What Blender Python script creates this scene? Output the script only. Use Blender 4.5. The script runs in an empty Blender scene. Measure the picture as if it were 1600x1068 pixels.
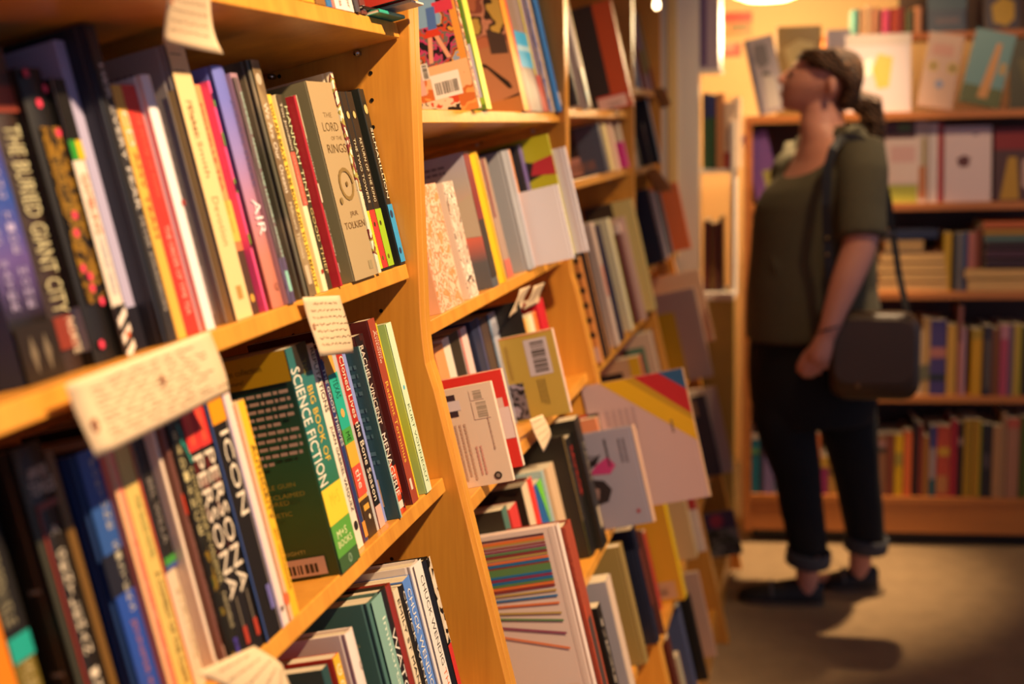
import bpy, bmesh, math, random
from mathutils import Vector, Matrix
random.seed(7)
C = bpy.context.scene.collection
SC = bpy.context.scene
# ---------------------------------------------------------------- camera
CAMH = 1.42
F = 2000.0
cam = bpy.data.objects.new('camera', bpy.data.cameras.new('camera')); C.objects.link(cam); SC.camera = cam
cam.data.sensor_width = 36; cam.data.lens = 36 * F / 1600
def _axes():
    a = Vector((1283 - 800, 187 - 534, F)).normalized()
    nx = 1116 - 800; ny = -((nx) * a.x + F * a.z) / a.y
    n = Vector((nx, ny, F)).normalized()
    X = n.cross(a)
    return X, a, -n
AX, AY, AZ = _axes()                       # world axes written in camera coordinates
def cam2w(v): return Vector((AX.dot(v), AY.dot(v), AZ.dot(v)))
rx, ry, rz = cam2w(Vector((1, 0, 0))), cam2w(Vector((0, -1, 0))), cam2w(Vector((0, 0, -1)))
cam.matrix_world = Matrix(((rx.x, ry.x, rz.x, 0), (rx.y, ry.y, rz.y, 0), (rx.z, ry.z, rz.z, CAMH), (0, 0, 0, 1)))
cam.data.clip_start = .05
cam.data.dof.use_dof = True; cam.data.dof.focus_distance = 1.52; cam.data.dof.aperture_fstop = 3.0
# ---------------------------------------------------------------- light
SC.view_settings.view_transform = 'Standard'; SC.view_settings.look = 'None'; SC.view_settings.gamma = 1
SC.view_settings.exposure = 0.0
W = bpy.data.worlds.new('world'); SC.world = W; W.use_nodes = True
W.node_tree.nodes['Background'].inputs[0].default_value = (.52, .60, .95, 1)
W.node_tree.nodes['Background'].inputs[1].default_value = .40
def lamp(name, loc, tgt, energy, col, size=.07, spot=None, blend=.5):
    d = bpy.data.lights.new(name, 'SPOT' if spot else 'POINT')
    d.energy = energy; d.color = col; d.shadow_soft_size = size
    if spot: d.spot_size = math.radians(spot); d.spot_blend = blend
    o = bpy.data.objects.new(name, d); C.objects.link(o); o.location = loc
    o.rotation_euler = (Vector(tgt) - Vector(loc)).to_track_quat('-Z', 'Y').to_euler()
    return o
WARM = (1, .70, .40)
lamp('track_spot', (.75, .86, 2.70), (-.5, 1.35, 1.15), 375, WARM, .035, 62, .6)
lamp('track_spot', (.75, 2.5, 2.70), (-.5, 2.55, 1.1), 165, WARM, .04, 60, .7)
lamp('track_spot', (.38, 4.12, 2.80), (-.22, 4.0, 0), 560, WARM, .04, 36, .9)
lamp('track_spot', (.55, 2.9, 2.70), (.25, 4.3, 1.2), 85, WARM, .04, 60, .8)
# ---------------------------------------------------------------- helpers
def lin(c):
    if isinstance(c, str):
        c = c.lstrip('#'); c = [int(c[i:i + 2], 16) / 255 for i in (0, 2, 4)]
    return tuple((x / 12.92 if x <= .04045 else ((x + .055) / 1.055) ** 2.4) for x in c[:3]) + (1,)
_m = {}
def mat(c, rough=.42, metal=0, coat=0, emit=None):
    k = (str(c), rough, metal, coat, emit)
    if k in _m: return _m[k]
    m = bpy.data.materials.new('paint'); m.use_nodes = True; b = m.node_tree.nodes['Principled BSDF']
    b.inputs['Base Color'].default_value = lin(c); b.inputs['Roughness'].default_value = rough
    b.inputs['Metallic'].default_value = metal; b.inputs['Coat Weight'].default_value = coat; b.inputs['Coat Roughness'].default_value = .25
    if emit: b.inputs['Emission Color'].default_value = lin(c); b.inputs['Emission Strength'].default_value = emit
    _m[k] = m; return m
def art(cols, scale=30, kind='noise', rough=.4, const=True, stretch=(1, 1, 1), seed=0, detail=2):
    """printed pattern out of a few colours"""
    k = ('art', tuple(cols), scale, kind, const, stretch, seed)
    if k in _m: return _m[k]
    m = bpy.data.materials.new('print'); m.use_nodes = True; nt = m.node_tree; b = nt.nodes['Principled BSDF']
    b.inputs['Roughness'].default_value = rough
    tc = nt.nodes.new('ShaderNodeTexCoord'); mp = nt.nodes.new('ShaderNodeMapping')
    mp.inputs['Scale'].default_value = stretch; mp.inputs['Location'].default_value = (seed * 1.7, seed * .9, seed * 2.3)
    nt.links.new(tc.outputs['Object'], mp.inputs[0])
    if kind == 'noise':
        n = nt.nodes.new('ShaderNodeTexNoise'); n.inputs['Scale'].default_value = scale; n.inputs['Detail'].default_value = detail; out = n.outputs[0]
    elif kind == 'voro':
        n = nt.nodes.new('ShaderNodeTexVoronoi'); n.inputs['Scale'].default_value = scale; out = n.outputs['Distance']
    elif kind == 'cells':
        n = nt.nodes.new('ShaderNodeTexVoronoi'); n.inputs['Scale'].default_value = scale; out = n.outputs['Color']
    elif kind == 'wave':
        n = nt.nodes.new('ShaderNodeTexWave'); n.inputs['Scale'].default_value = scale; n.inputs['Distortion'].default_value = 6; n.inputs['Detail'].default_value = 2; out = n.outputs[0]
    nt.links.new(mp.outputs[0], n.inputs['Vector'])
    r = nt.nodes.new('ShaderNodeValToRGB'); nt.links.new(out, r.inputs[0]); nt.links.new(r.outputs[0], b.inputs['Base Color'])
    r.color_ramp.interpolation = 'CONSTANT' if const else 'LINEAR'
    e = r.color_ramp.elements
    n_ = len(cols); lo, hi = (.36, .64) if kind == 'noise' else (.1, .8)
    e[0].position = 0; e[0].color = lin(cols[0]); e[1].position = lo + (hi - lo) * 1 / n_ if n_ > 1 else 1; e[1].color = lin(cols[min(1, n_ - 1)])
    for i in range(2, n_):
        x = e.new(lo + (hi - lo) * i / n_); x.color = lin(cols[i])
    _m[k] = m; return m
def grad(cols, h, rough=.38, axis=2):
    """printed fade along the height of a cover, bottom colour first"""
    k = ('grad', tuple(cols), round(h, 3), axis)
    if k in _m: return _m[k]
    m = bpy.data.materials.new('print'); m.use_nodes = True; nt = m.node_tree; b = nt.nodes['Principled BSDF']
    b.inputs['Roughness'].default_value = rough
    tc = nt.nodes.new('ShaderNodeTexCoord'); sp = nt.nodes.new('ShaderNodeSeparateXYZ'); mr = nt.nodes.new('ShaderNodeMapRange')
    nt.links.new(tc.outputs['Object'], sp.inputs[0]); nt.links.new(sp.outputs[axis], mr.inputs[0]); mr.inputs[2].default_value = h
    r = nt.nodes.new('ShaderNodeValToRGB'); nt.links.new(mr.outputs[0], r.inputs[0]); nt.links.new(r.outputs[0], b.inputs['Base Color'])
    e = r.color_ramp.elements; e[0].color = lin(cols[0]); e[1].color = lin(cols[-1])
    for i in range(1, len(cols) - 1):
        x = e.new(i / (len(cols) - 1)); x.color = lin(cols[i])
    _m[k] = m; return m
def wood(c1, c2, rough=.34, sc=3.0, seed=0, axis=(1, 1, .06)):
    k = ('wood', c1, c2, rough, sc, seed, axis)
    if k in _m: return _m[k]
    m = bpy.data.materials.new('veneer'); m.use_nodes = True; nt = m.node_tree; b = nt.nodes['Principled BSDF']
    b.inputs['Roughness'].default_value = rough; b.inputs['Coat Weight'].default_value = .12; b.inputs['Coat Roughness'].default_value = .3
    tc = nt.nodes.new('ShaderNodeTexCoord'); mp = nt.nodes.new('ShaderNodeMapping'); mp.inputs['Scale'].default_value = axis; mp.inputs['Location'].default_value = (seed, seed * .3, 0)
    nt.links.new(tc.outputs['Object'], mp.inputs[0])
    n1 = nt.nodes.new('ShaderNodeTexNoise'); n1.inputs['Scale'].default_value = sc * 9; n1.inputs['Detail'].default_value = 5; n1.inputs['Roughness'].default_value = .6
    n2 = nt.nodes.new('ShaderNodeTexNoise'); n2.inputs['Scale'].default_value = sc * 70; n2.inputs['Detail'].default_value = 2
    for n in (n1, n2): nt.links.new(mp.outputs[0], n.inputs['Vector'])
    mx = nt.nodes.new('ShaderNodeMath'); mx.operation = 'MULTIPLY_ADD'; mx.inputs[1].default_value = .3; nt.links.new(n2.outputs[0], mx.inputs[0]); nt.links.new(n1.outputs[0], mx.inputs[2])
    r = nt.nodes.new('ShaderNodeValToRGB'); nt.links.new(mx.outputs[0], r.inputs[0]); e = r.color_ramp.elements
    e[0].position = .45; e[0].color = lin(c1); e[1].position = .85; e[1].color = lin(c2)
    nt.links.new(r.outputs[0], b.inputs['Base Color'])
    bp = nt.nodes.new('ShaderNodeBump'); bp.inputs['Strength'].default_value = .04; nt.links.new(n2.outputs[0], bp.inputs['Height']); nt.links.new(bp.outputs[0], b.inputs['Normal'])
    _m[k] = m; return m
def pages_mat(c='ddcfb4'):
    k = ('pages', c)
    if k in _m: return _m[k]
    m = bpy.data.materials.new('paper_edges'); m.use_nodes = True; nt = m.node_tree; b = nt.nodes['Principled BSDF']; b.inputs['Roughness'].default_value = .8
    tc = nt.nodes.new('ShaderNodeTexCoord'); mp = nt.nodes.new('ShaderNodeMapping'); mp.inputs['Scale'].default_value = (1800, 8, 8)
    n = nt.nodes.new('ShaderNodeTexNoise'); n.inputs['Scale'].default_value = 1; nt.links.new(tc.outputs['Object'], mp.inputs[0]); nt.links.new(mp.outputs[0], n.inputs['Vector'])
    r = nt.nodes.new('ShaderNodeValToRGB'); r.color_ramp.elements[0].position = .35; r.color_ramp.elements[1].position = .65
    a = lin(c); r.color_ramp.elements[0].color = (a[0] * .62, a[1] * .58, a[2] * .52, 1); r.color_ramp.elements[1].color = a
    nt.links.new(n.outputs[0], r.inputs[0]); nt.links.new(r.outputs[0], b.inputs['Base Color'])
    _m[k] = m; return m
BEECH = wood('cc8731', 'e3a03e'); BEECH2 = wood('c8822e', 'df9a3a', seed=3)
BACKW = wood('8a4f1e', '9c5c26', .5)
FARW = wood('a8622a', 'bd7434', .4, seed=5, axis=(.06, 1, 1))

class MB:
    """collects faces of one mesh, with materials"""
    def __init__(s): s.v = []; s.f = []; s.mi = []; s.ms = []; s.sm = []
    def mid(s, m):
        if m not in s.ms: s.ms.append(m)
        return s.ms.index(m)
    def face(s, pts, m, smooth=False):
        n = len(s.v); s.v += [tuple(p) for p in pts]; s.f.append(list(range(n, n + len(pts)))); s.mi.append(s.mid(m)); s.sm.append(smooth)
    def mesh(s, vs, fs, m, smooth=False):
        n = len(s.v); s.v += [tuple(p) for p in vs]; k = s.mid(m)
        for f in fs: s.f.append([i + n for i in f]); s.mi.append(k); s.sm.append(smooth)
    def box(s, a, b, m, M=None):
        x0, y0, z0 = a; x1, y1, z1 = b
        P = [Vector(p) for p in ((x0, y0, z0), (x1, y0, z0), (x1, y1, z0), (x0, y1, z0), (x0, y0, z1), (x1, y0, z1), (x1, y1, z1), (x0, y1, z1))]
        if M: P = [M @ p for p in P]
        s.mesh(P, [(0, 3, 2, 1), (4, 5, 6, 7), (0, 1, 5, 4), (1, 2, 6, 5), (2, 3, 7, 6), (3, 0, 4, 7)], m)
    def prism(s, poly, y0, y1, m, ax='y', smooth=False):
        """poly of (p,q) extruded along an axis: y: (x,z) x: (y,z) z: (x,y)"""
        def P(p, t): return {'y': (p[0], t, p[1]), 'x': (t, p[0], p[1]), 'z': (p[0], p[1], t)}[ax]
        n = len(poly); vs = [P(p, y0) for p in poly] + [P(p, y1) for p in poly]
        fs = [tuple(range(n))[::-1], tuple(range(n, 2 * n))] + [(i, (i + 1) % n, n + (i + 1) % n, n + i) for i in range(n)]
        s.mesh(vs, fs, m, smooth)
    def tube(s, pts, r, m, n=8, smooth=True, cap=True):
        pts = [Vector(p) for p in pts]; rs = r if isinstance(r, (list, tuple)) else [r] * len(pts)
        vs = []; fs = []
        ref = None
        for i, p in enumerate(pts):
            d = (pts[min(i + 1, len(pts) - 1)] - pts[max(i - 1, 0)]).normalized()
            if ref is None: ref = d.orthogonal().normalized()
            a = (ref - d * ref.dot(d)); a = a.normalized() if a.length > 1e-6 else d.orthogonal().normalized(); ref = a; b = d.cross(a)
            for k in range(n):
                t = 2 * math.pi * k / n; vs.append(p + (a * math.cos(t) + b * math.sin(t)) * rs[i])
        for i in range(len(pts) - 1):
            for k in range(n):
                fs.append((i * n + k, i * n + (k + 1) % n, (i + 1) * n + (k + 1) % n, (i + 1) * n + k))
        if cap: fs.append(tuple(range(n))[::-1]); fs.append(tuple(range((len(pts) - 1) * n, len(pts) * n)))
        s.mesh(vs, fs, m, smooth)
    def lathe(s, prof, m, c=(0, 0, 0), n=24, smooth=True):
        vs = []; fs = []
        for r, z in prof:
            for k in range(n):
                t = 2 * math.pi * k / n; vs.append((c[0] + r * math.cos(t), c[1] + r * math.sin(t), c[2] + z))
        for i in range(len(prof) - 1):
            for k in range(n): fs.append((i * n + k, i * n + (k + 1) % n, (i + 1) * n + (k + 1) % n, (i + 1) * n + k))
        s.mesh(vs, fs, m, smooth)
    def build(s, name, parent=None, bevel=0, recalc=True):
        me = bpy.data.meshes.new(name); me.from_pydata(s.v, [], s.f)
        for m in s.ms: me.materials.append(m)
        me.polygons.foreach_set('material_index', s.mi); me.polygons.foreach_set('use_smooth', s.sm)
        if recalc:
            bm = bmesh.new(); bm.from_mesh(me); bmesh.ops.remove_doubles(bm, verts=bm.verts, dist=1e-6); bmesh.ops.recalc_face_normals(bm, faces=bm.faces); bm.to_mesh(me); bm.free()
        me.update()
        o = bpy.data.objects.new(name, me); C.objects.link(o)
        if parent: o.parent = parent
        if bevel:
            b = o.modifiers.new('bevel', 'BEVEL'); b.width = bevel; b.segments = 2; b.limit_method = 'ANGLE'
        return o
def tag(o, label=None, cat=None, group=None, kind=None):
    for k, v in (('label', label), ('category', cat), ('group', group), ('kind', kind)):
        if v: o[k] = v
    return o
def empty(name, M=None, loc=None):
    o = bpy.data.objects.new(name, None); C.objects.link(o); o.empty_display_size = .02
    if M is not None: o.matrix_world = M
    if loc is not None: o.location = loc
    return o
# ---- lettering: cached glyph meshes scaled to the unit square
_txt = {}
def glyphs(s):
    if s in _txt: return _txt[s]
    cu = bpy.data.curves.new('t', 'FONT'); cu.body = s; cu.resolution_u = 2; cu.fill_mode = 'BOTH'
    ob = bpy.data.objects.new('t', cu); C.objects.link(ob)
    me = bpy.data.meshes.new_from_object(ob)
    vs = [v.co.copy() for v in me.vertices]; fs = [tuple(p.vertices) for p in me.polygons]
    bpy.data.objects.remove(ob); bpy.data.meshes.remove(me); bpy.data.curves.remove(cu)
    if not vs: _txt[s] = ([], []); return _txt[s]
    x0 = min(v.x for v in vs); x1 = max(v.x for v in vs); y0 = min(v.y for v in vs); y1 = max(v.y for v in vs)
    vs = [((v.x - x0) / (x1 - x0 + 1e-9), (v.y - y0) / (y1 - y0 + 1e-9)) for v in vs]
    _txt[s] = (vs, fs); return _txt[s]
def put_text(mb, s, O, U, V, m):
    """glyphs of s over the parallelogram O, O+U (reading), O+V (up)"""
    vs, fs = glyphs(s)
    if vs: mb.mesh([O + U * a + V * b for a, b in vs], fs, m)
# ---------------------------------------------------------------- books
TAU = math.radians(12)
EU = Vector((-math.sin(TAU), 0, math.cos(TAU))); EW = Vector((-math.cos(TAU), 0, -math.sin(TAU))); EY = Vector((0, 1, 0))
def ray(px, py): return cam2w(Vector((px - 800, py - 534, F)))
def on_plane(px, py, P0, n):
    d = ray(px, py); o = Vector((0, 0, CAMH)); t = (P0 - o).dot(n) / d.dot(n); return o + d * t
def at_y(px, py, Y): return on_plane(px, py, Vector((0, Y, 0)), Vector((0, 1, 0)))
def at_x(px, py, X): return on_plane(px, py, Vector((X, 0, 0)), Vector((1, 0, 0)))
OFF = .0004
def book_mesh(root, t, h, d, kind, cm, pm=None, deco=(), spine_m=None, detail=True):
    """local axes: x thickness, y depth away from the spine, z height; spine faces -y"""
    th = .0006 if kind == 'pb' else .0024
    th = min(th, t * .2)
    if not isinstance(cm, bpy.types.Material): cm = mat(cm)
    mb = MB(); rd = min(.0012 if kind == 'pb' else .0035, t * .3)
    if kind == 'pb':
        o = [(0, d), (0, rd), (rd * .3, rd * .3), (rd, 0), (t - rd, 0), (t - rd * .3, rd * .3), (t, rd), (t, d)]
    else:
        bul = min(.0035, t * .12)
        o = [(0, d), (0, .008), (.0008, .0055), (0, .003)] + [(t * k / 6, -bul * math.sin(math.pi * k / 6) + .0015) for k in range(0, 7)] + [(t, .003), (t - .0008, .0055), (t, .008), (t, d)]
    def inner(p):
        return (min(max(p[0], th), t - th), max(p[1] + (0 if p[1] >= d else th), th))
    i_ = [inner(p) for p in o]
    i_[0] = (th, d); i_[-1] = (t - th, d)
    n = len(o); vs = [(x, y, 0) for x, y in o] + [(x, y, h) for x, y in o] + [(x, y, 0) for x, y in i_] + [(x, y, h) for x, y in i_]
    fo = []; fi = []
    for k in range(n - 1):
        fo.append((k, k + 1, n + k + 1, n + k)); fi.append((2 * n + k + 1, 2 * n + k, 3 * n + k, 3 * n + k + 1))
        fi.append((n + k, n + k + 1, 3 * n + k + 1, 3 * n + k)); fi.append((k + 1, k, 2 * n + k, 2 * n + k + 1))
    fi.append((0, n, 3 * n, 2 * n)); fi.append((n - 1, 3 * n - 1, 4 * n - 1, 2 * n + n - 1)[::-1] if False else (n - 1, 2 * n + n - 1, 4 * n - 1, 2 * n - 1))
    mb.mesh(vs, fo + fi, cm)
    if spine_m is not None:
        mb.box((.0003, -OFF * (1 if kind == 'pb' else 6), 0), (t - .0003, .002, h), spine_m)
    let = MB()
    sy = -OFF * 1.6 if kind == 'pb' else -min(.0035, t * .12) + .0011
    if spine_m is not None: sy -= OFF * (1 if kind == 'pb' else 2)
    lay = 0
    for q in deco:
        if let.f: let.build('lettering', root, recalc=False); let = MB()
        k = q[0]; lay += 1; y = sy - lay * 6e-5; x = -OFF - lay * 6e-5
        if k == 's':      # patch on the spine: f0,f1 from the top, a0,a1 across
            _, f0, f1, a0, a1, c = q; m = c if isinstance(c, bpy.types.Material) else mat(c)
            mb.face([(t * a0, y, h * (1 - f1)), (t * a1, y, h * (1 - f1)), (t * a1, y, h * (1 - f0)), (t * a0, y, h * (1 - f0))], m)
        elif k == 'n':    # patch on the near cover: f from the top, g from the spine
            _, f0, f1, g0, g1, c = q; m = c if isinstance(c, bpy.types.Material) else mat(c)
            mb.face([(x, d * g0, h * (1 - f1)), (x, d * g0, h * (1 - f0)), (x, d * g1, h * (1 - f0)), (x, d * g1, h * (1 - f1))], m)
        elif k == 'poly': # polygon on the near cover, points (g,f)
            _, pts, c = q
            mb.face([(x, d * g, h * (1 - f)) for g, f in pts], c if isinstance(c, bpy.types.Material) else mat(c))
        elif k == 'spoly':
            _, pts, c = q
            mb.face([(t * a, y, h * (1 - f)) for a, f in pts], c if isinstance(c, bpy.types.Material) else mat(c))
        elif k == 't':    # spine title reading down
            _, s, f0, f1, a0, a1, c = q
            put_text(let, s, Vector((t * a0, y, h * (1 - f0))), Vector((0, 0, -h * (f1 - f0))), Vector((t * (a1 - a0), 0, 0)), mat(c))
        elif k == 'tv':   # stacked upright letters going down the spine
            _, s, f0, f1, a0, a1, c = q; m_ = mat(c); st = (f1 - f0) / len(s)
            for i, ch in enumerate(s):
                if ch != ' ': put_text(let, ch, Vector((t * a0, y, h * (1 - f0 - st * (i + .85)))), Vector((t * (a1 - a0), 0, 0)), Vector((0, 0, h * st * .7)), m_)
        elif k == 'th':   # horizontal on the spine
            _, s, f0, f1, a0, a1, c = q
            put_text(let, s, Vector((t * a0, y, h * (1 - f1))), Vector((t * (a1 - a0), 0, 0)), Vector((0, 0, h * (f1 - f0))), mat(c))
        elif k == 'tn':   # on the near cover, g1 (fore-edge side) to g0 (spine side)
            _, s, f0, f1, g1, g0, c = q
            put_text(let, s, Vector((x, d * g1, h * (1 - f1))), Vector((0, -d * (g1 - g0), 0)), Vector((0, 0, h * (f1 - f0))), mat(c))
        elif k == 'ln':   # lines of small print on the near cover
            _, f0, f1, g1, g0, nl, c = q; m_ = mat(c); st = (f1 - f0) / nl; r = random.Random(int(f0 * 1000) + nl)
            for i in range(nl):
                g = g1; end = g0 if i % 5 < 4 else g0 + (g1 - g0) * r.uniform(.1, .4)
                while g > end + .01:
                    wl = r.uniform(.02, .07); g2 = max(end, g - wl)
                    z1 = h * (1 - f0 - st * i); z0 = z1 - h * st * .45
                    let.face([(x, d * g, z0), (x, d * g2, z0), (x, d * g2, z1), (x, d * g, z1)], m_); g = g2 - .012
        elif k == 'lv':   # columns of small print running down the cover
            _, f0, f1, g1, g0, nl, c = q; m_ = mat(c); st = (g1 - g0) / nl; r = random.Random(nl * 7)
            for i in range(nl):
                f = f0; end = f1 if i % 4 else f1 - r.uniform(0, .1); a = g1 - st * i
                while f < end - .005:
                    f2 = min(end, f + r.uniform(.012, .04))
                    let.face([(x, d * a, h * (1 - f2)), (x, d * (a - st * .45), h * (1 - f2)), (x, d * (a - st * .45), h * (1 - f)), (x, d * a, h * (1 - f))], m_); f = f2 + .007
        elif k == 'bar':  # barcode on the near cover
            _, f0, f1, g1, g0, c1, c2 = q; r = random.Random(5)
            mb.face([(x, d * g0, h * (1 - f1)), (x, d * g0, h * (1 - f0)), (x, d * g1, h * (1 - f0)), (x, d * g1, h * (1 - f1))], mat(c1))
            g = g1 - (g1 - g0) * .1; e = g0 + (g1 - g0) * .1; ff0 = f0 + (f1 - f0) * .34; ff1 = f1 - (f1 - f0) * .16
            while g > e:
                wl = r.uniform(.006, .02) * (g1 - g0) / .4
                let.face([(x - 8e-5, d * g, h * (1 - ff1)), (x - 8e-5, d * max(e, g - wl), h * (1 - ff1)), (x - 8e-5, d * max(e, g - wl), h * (1 - ff0)), (x - 8e-5, d * g, h * (1 - ff0))], mat(c2)); g -= wl + r.uniform(.006, .016) * (g1 - g0) / .4
        elif k == 'bv':   # barcode turned on its side
            _, f0, f1, g1, g0, c1, c2 = q; r = random.Random(9)
            mb.face([(x, d * g0, h * (1 - f1)), (x, d * g0, h * (1 - f0)), (x, d * g1, h * (1 - f0)), (x, d * g1, h * (1 - f1))], mat(c1))
            f = f0 + (f1 - f0) * .08; e = f1 - (f1 - f0) * .08; a = g1 - (g1 - g0) * .25; b = g0 + (g1 - g0) * .15
            while f < e:
                wl = r.uniform(.03, .09) * (f1 - f0)
                let.face([(x - 8e-5, d * a, h * (1 - min(e, f + wl))), (x - 8e-5, d * b, h * (1 - min(e, f + wl))), (x - 8e-5, d * b, h * (1 - f)), (x - 8e-5, d * a, h * (1 - f))], mat(c2)); f += wl + r.uniform(.02, .05) * (f1 - f0)
        elif k == 'dot':  # round spot on the near cover (g,f,r)
            _, g, f, rr, c = q
            mb.face([(x, d * g + rr * math.cos(a * .5236), h * (1 - f) + rr * math.sin(a * .5236)) for a in range(12)][::-1], mat(c))
        elif k == 'sdot':
            _, a_, f, rr, c = q; rr = min(rr, t * .45)
            mb.face([(t * a_ + rr * math.cos(a * .5236), y, h * (1 - f) + rr * math.sin(a * .5236)) for a in range(12)], mat(c))
    mb.build('cover', root, recalc=False)
    pg = MB(); gp = th + 1e-4
    if kind == 'pb': pg.box((gp, th + .0006, .0002), (t - gp, d - .0005, h - .0004), pm or pages_mat())
    else: pg.box((gp, .005, .003), (t - gp, d - .004, h - .003), pm or pages_mat())
    pg.build('pages', root, recalc=False)
    if let.f: let.build('lettering', root, recalc=False)
def bmatrix(o, ex, ey, ez):
    return Matrix(((ex.x, ey.x, ez.x, o.x), (ex.y, ey.y, ez.y, o.y), (ex.z, ey.z, ez.z, o.z), (0, 0, 0, 1)))
class Row:
    """one tilted shelf; X,Z front top edge"""
    def __init__(s, X, Z, group, where, ymin=-9, ymax=9, hmax=9): s.X = X; s.Z = Z; s.group = group; s.where = where; s.prev = ymin; s.ymax = ymax; s.hmax = hmax; s.cap = .075
    def add(s, label, T, B, R, col, sb=0, d=.15, kind='pb', deco=(), h=None, pm=None, snap=True, sm=None, cat='book', lift=0, part=None):
        P0 = Vector((s.X, 0, s.Z)) + EW * sb
        b = on_plane(B[0], B[1], P0, EW); y0 = b.y
        if T is not None:
            a = on_plane(T[0], T[1], P0, EW); hh = (a - P0).dot(EU)
            if h is None: h = hh
        if snap and y0 < s.prev: y0 = s.prev + .0006
        if isinstance(R, (int, float)): y1 = y0 + R
        else: y1 = on_plane(R[0], R[1], P0, EW).y
        if y1 - y0 < .004: y1 = y0 + .004
        if y1 > s.ymax: y1 = s.ymax; y0 = min(y0, y1 - .004)
        if y1 - y0 > s.cap:          # only a finger or two thick: the rest of what shows is its near cover
            y0 = y1 - s.cap
            deco = list(deco) + [('n', q[1], q[2], 0, .4, q[5]) for q in deco if q[0] == 's' and q[3] < .2 and q[4] > .8]
        if snap: s.prev = max(s.prev, y1)
        h = min(h - lift, s.hmax)
        O = P0 + EU * (lift + .0004); O.y = y0
        root = empty('paperback_book' if kind == 'pb' else 'hardcover_book', bmatrix(O, EY, EW, EU))
        book_mesh(root, y1 - y0, h, d, kind, col, pm, deco, sm)
        LOG.append((s.group[:28], label[:30], round(y0, 3), round(y1 - y0, 4), round(h, 3)))
        tag(root, label + s.where, cat, s.group)
        return root
LOG = []
# ---------------------------------------------------------------- bookcases along the left
def xfront(Z): return -.4955 if Z > 1.16 else -.4955 + (1.16 - Z) * .217
def bookcase(name, Y0, Y1, shelves, label, seed=0):
    root = empty(name, loc=(0, 0, 0)); tag(root, label, 'bookcase', 'slant-fronted bookcases along the left')
    root.location = (-.6, (Y0 + Y1) / 2, 0)
    inv = Matrix.Translation(root.location).inverted()
    prof = [(-.82, 0), (-.82, 2.35), (-.48, 2.35)] + [(-.4800 + .0006 * k * k * .45, 1.205 - .018 * k) for k in range(0, 5)] + [(-.479 + (1.16 - z) * .2166, z) for z in (1.1, .6)] + [(-.228, .0)]
    def fin(mb, nm, bev=0):
        mb.v = [tuple(inv @ Vector(p)) for p in mb.v]
        return mb.build(nm, root, bevel=bev)
    for y in (Y0, Y1 - .02):
        m = MB(); m.prism(prof, y + .0006, y + .0194, BEECH if y == Y0 else BEECH2)
        h = m                         # rows of shelf-pin holes
        s = -1 if y != Y0 else 1
        for x in (-.531, -.65):
            for k in range(34):
                z = 1.552 - k * .0323
                if x == -.531 or z > 0:
                    yy = y - .0002 if s < 0 else y + .0202
                    h.face([(x + .0026 * math.cos(a * .7854), yy, z - .062 + .0026 * math.sin(a * .7854)) for a in range(8)], mat('120c08'))
        fin(h, 'side_panel', .0012)
    b = MB(); b.box((-.81, Y0 + .02, .1), (-.80, Y1 - .02, 2.33), BACKW); fin(b, 'back_panel')
    for Z in shelves:
        ys = Y0
        if isinstance(Z, tuple): Z, ys = Z
        X = xfront(Z); O = Vector((X, 0, Z)); m = MB(); M = bmatrix(O, EY, EW, EU)
        m.box((ys + .021, 0, -.0185), (Y1 - .021, .285, 0), BEECH, M); fin(m, 'shelf', .0014)
        for x in (.055, .17):
            for y in (ys + .021, Y1 - .021):
                q = MB(); dy = .012 if y < Y1 - .1 else -.012
                q.tube([M @ Vector((y, x, -.0235)), M @ Vector((y + dy, x, -.0235))], .0035, mat('b8b0a4', .3, 1)); fin(q, 'shelf_pin')
    k = MB(); k.box((-.30, Y0 + .0205, 0), (-.262, Y1 - .0205, .079), BEECH2); fin(k, 'plinth')
    t = MB(); t.box((-.80, Y0 + .02, 2.33), (-.48, Y1 - .02, 2.35), BEECH); fin(t, 'top_board')
    return root
Z1 = [1.548, 1.2585, .988, .70, .41, .10]
Z2 = [1.447, 1.174, .9365, (.655, 1.86), .40, .10]
Z3 = [1.456, 1.31, .93, .60, .34, .10]
Z4 = [1.52, 1.30, 1.02, .66, .35, .10]
YS = [.56, 1.52, 2.485, 3.405, 4.02]
bookcase('bookcase', YS[0], YS[1], Z1, 'beech bookcase nearest the camera, with novels and handwritten notes on its shelves')
bookcase('bookcase', YS[1], YS[2], Z2, 'second beech bookcase, with comics above and the striped art book at its foot')
bookcase('bookcase', YS[2], YS[3], Z3, 'third beech bookcase, behind the black and orange hardback and the rainbow-cornered book')
bookcase('bookcase', YS[3], YS[4], Z4, 'farthest and narrowest of the slant-fronted beech bookcases, beside the cream cabinet')
# ---------------------------------------------------------------- nearest bookcase, top shelf (bottoms only in view)
ymx1 = YS[1] - .022
r = Row(xfront(Z1[0]), Z1[0], 'books on the top shelf of the nearest bookcase', ', nearest case top shelf', .75, ymx1)
def Yx(px, X=-.4955): return at_x(px, 20, X).y
def flatbook(row, label, y0, y1, h, d, col, over=0, lift=0, deco=(), cat='book', kind='pb', bow=0):
    """book lying flat on the shelf, spine outwards"""
    P0 = Vector((row.X, 0, row.Z)) - EW * over + EU * (lift + .0005); P0.y = y1
    # thickness along EU, height along -Y
    root = empty('paperback_book' if kind == 'pb' else 'hardcover_book', bmatrix(P0, EU, EW, -EY))
    book_mesh(root, h, y1 - y0, d, kind, col, None, deco); tag(root, label + row.where, cat, row.group)
    return root
r.add('plain amber-yellow paperback, leftmost visible', (474, -150), (474, 2), (492, 4), 'd8a030')
r.add('brown kraft-covered paperback beside the amber one', (493, -150), (495, 4), (510, 8), '8a6030')
r.add('mid blue paperback', (510, -150), (512, 8), (520, 11), '2f6fa8')
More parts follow.
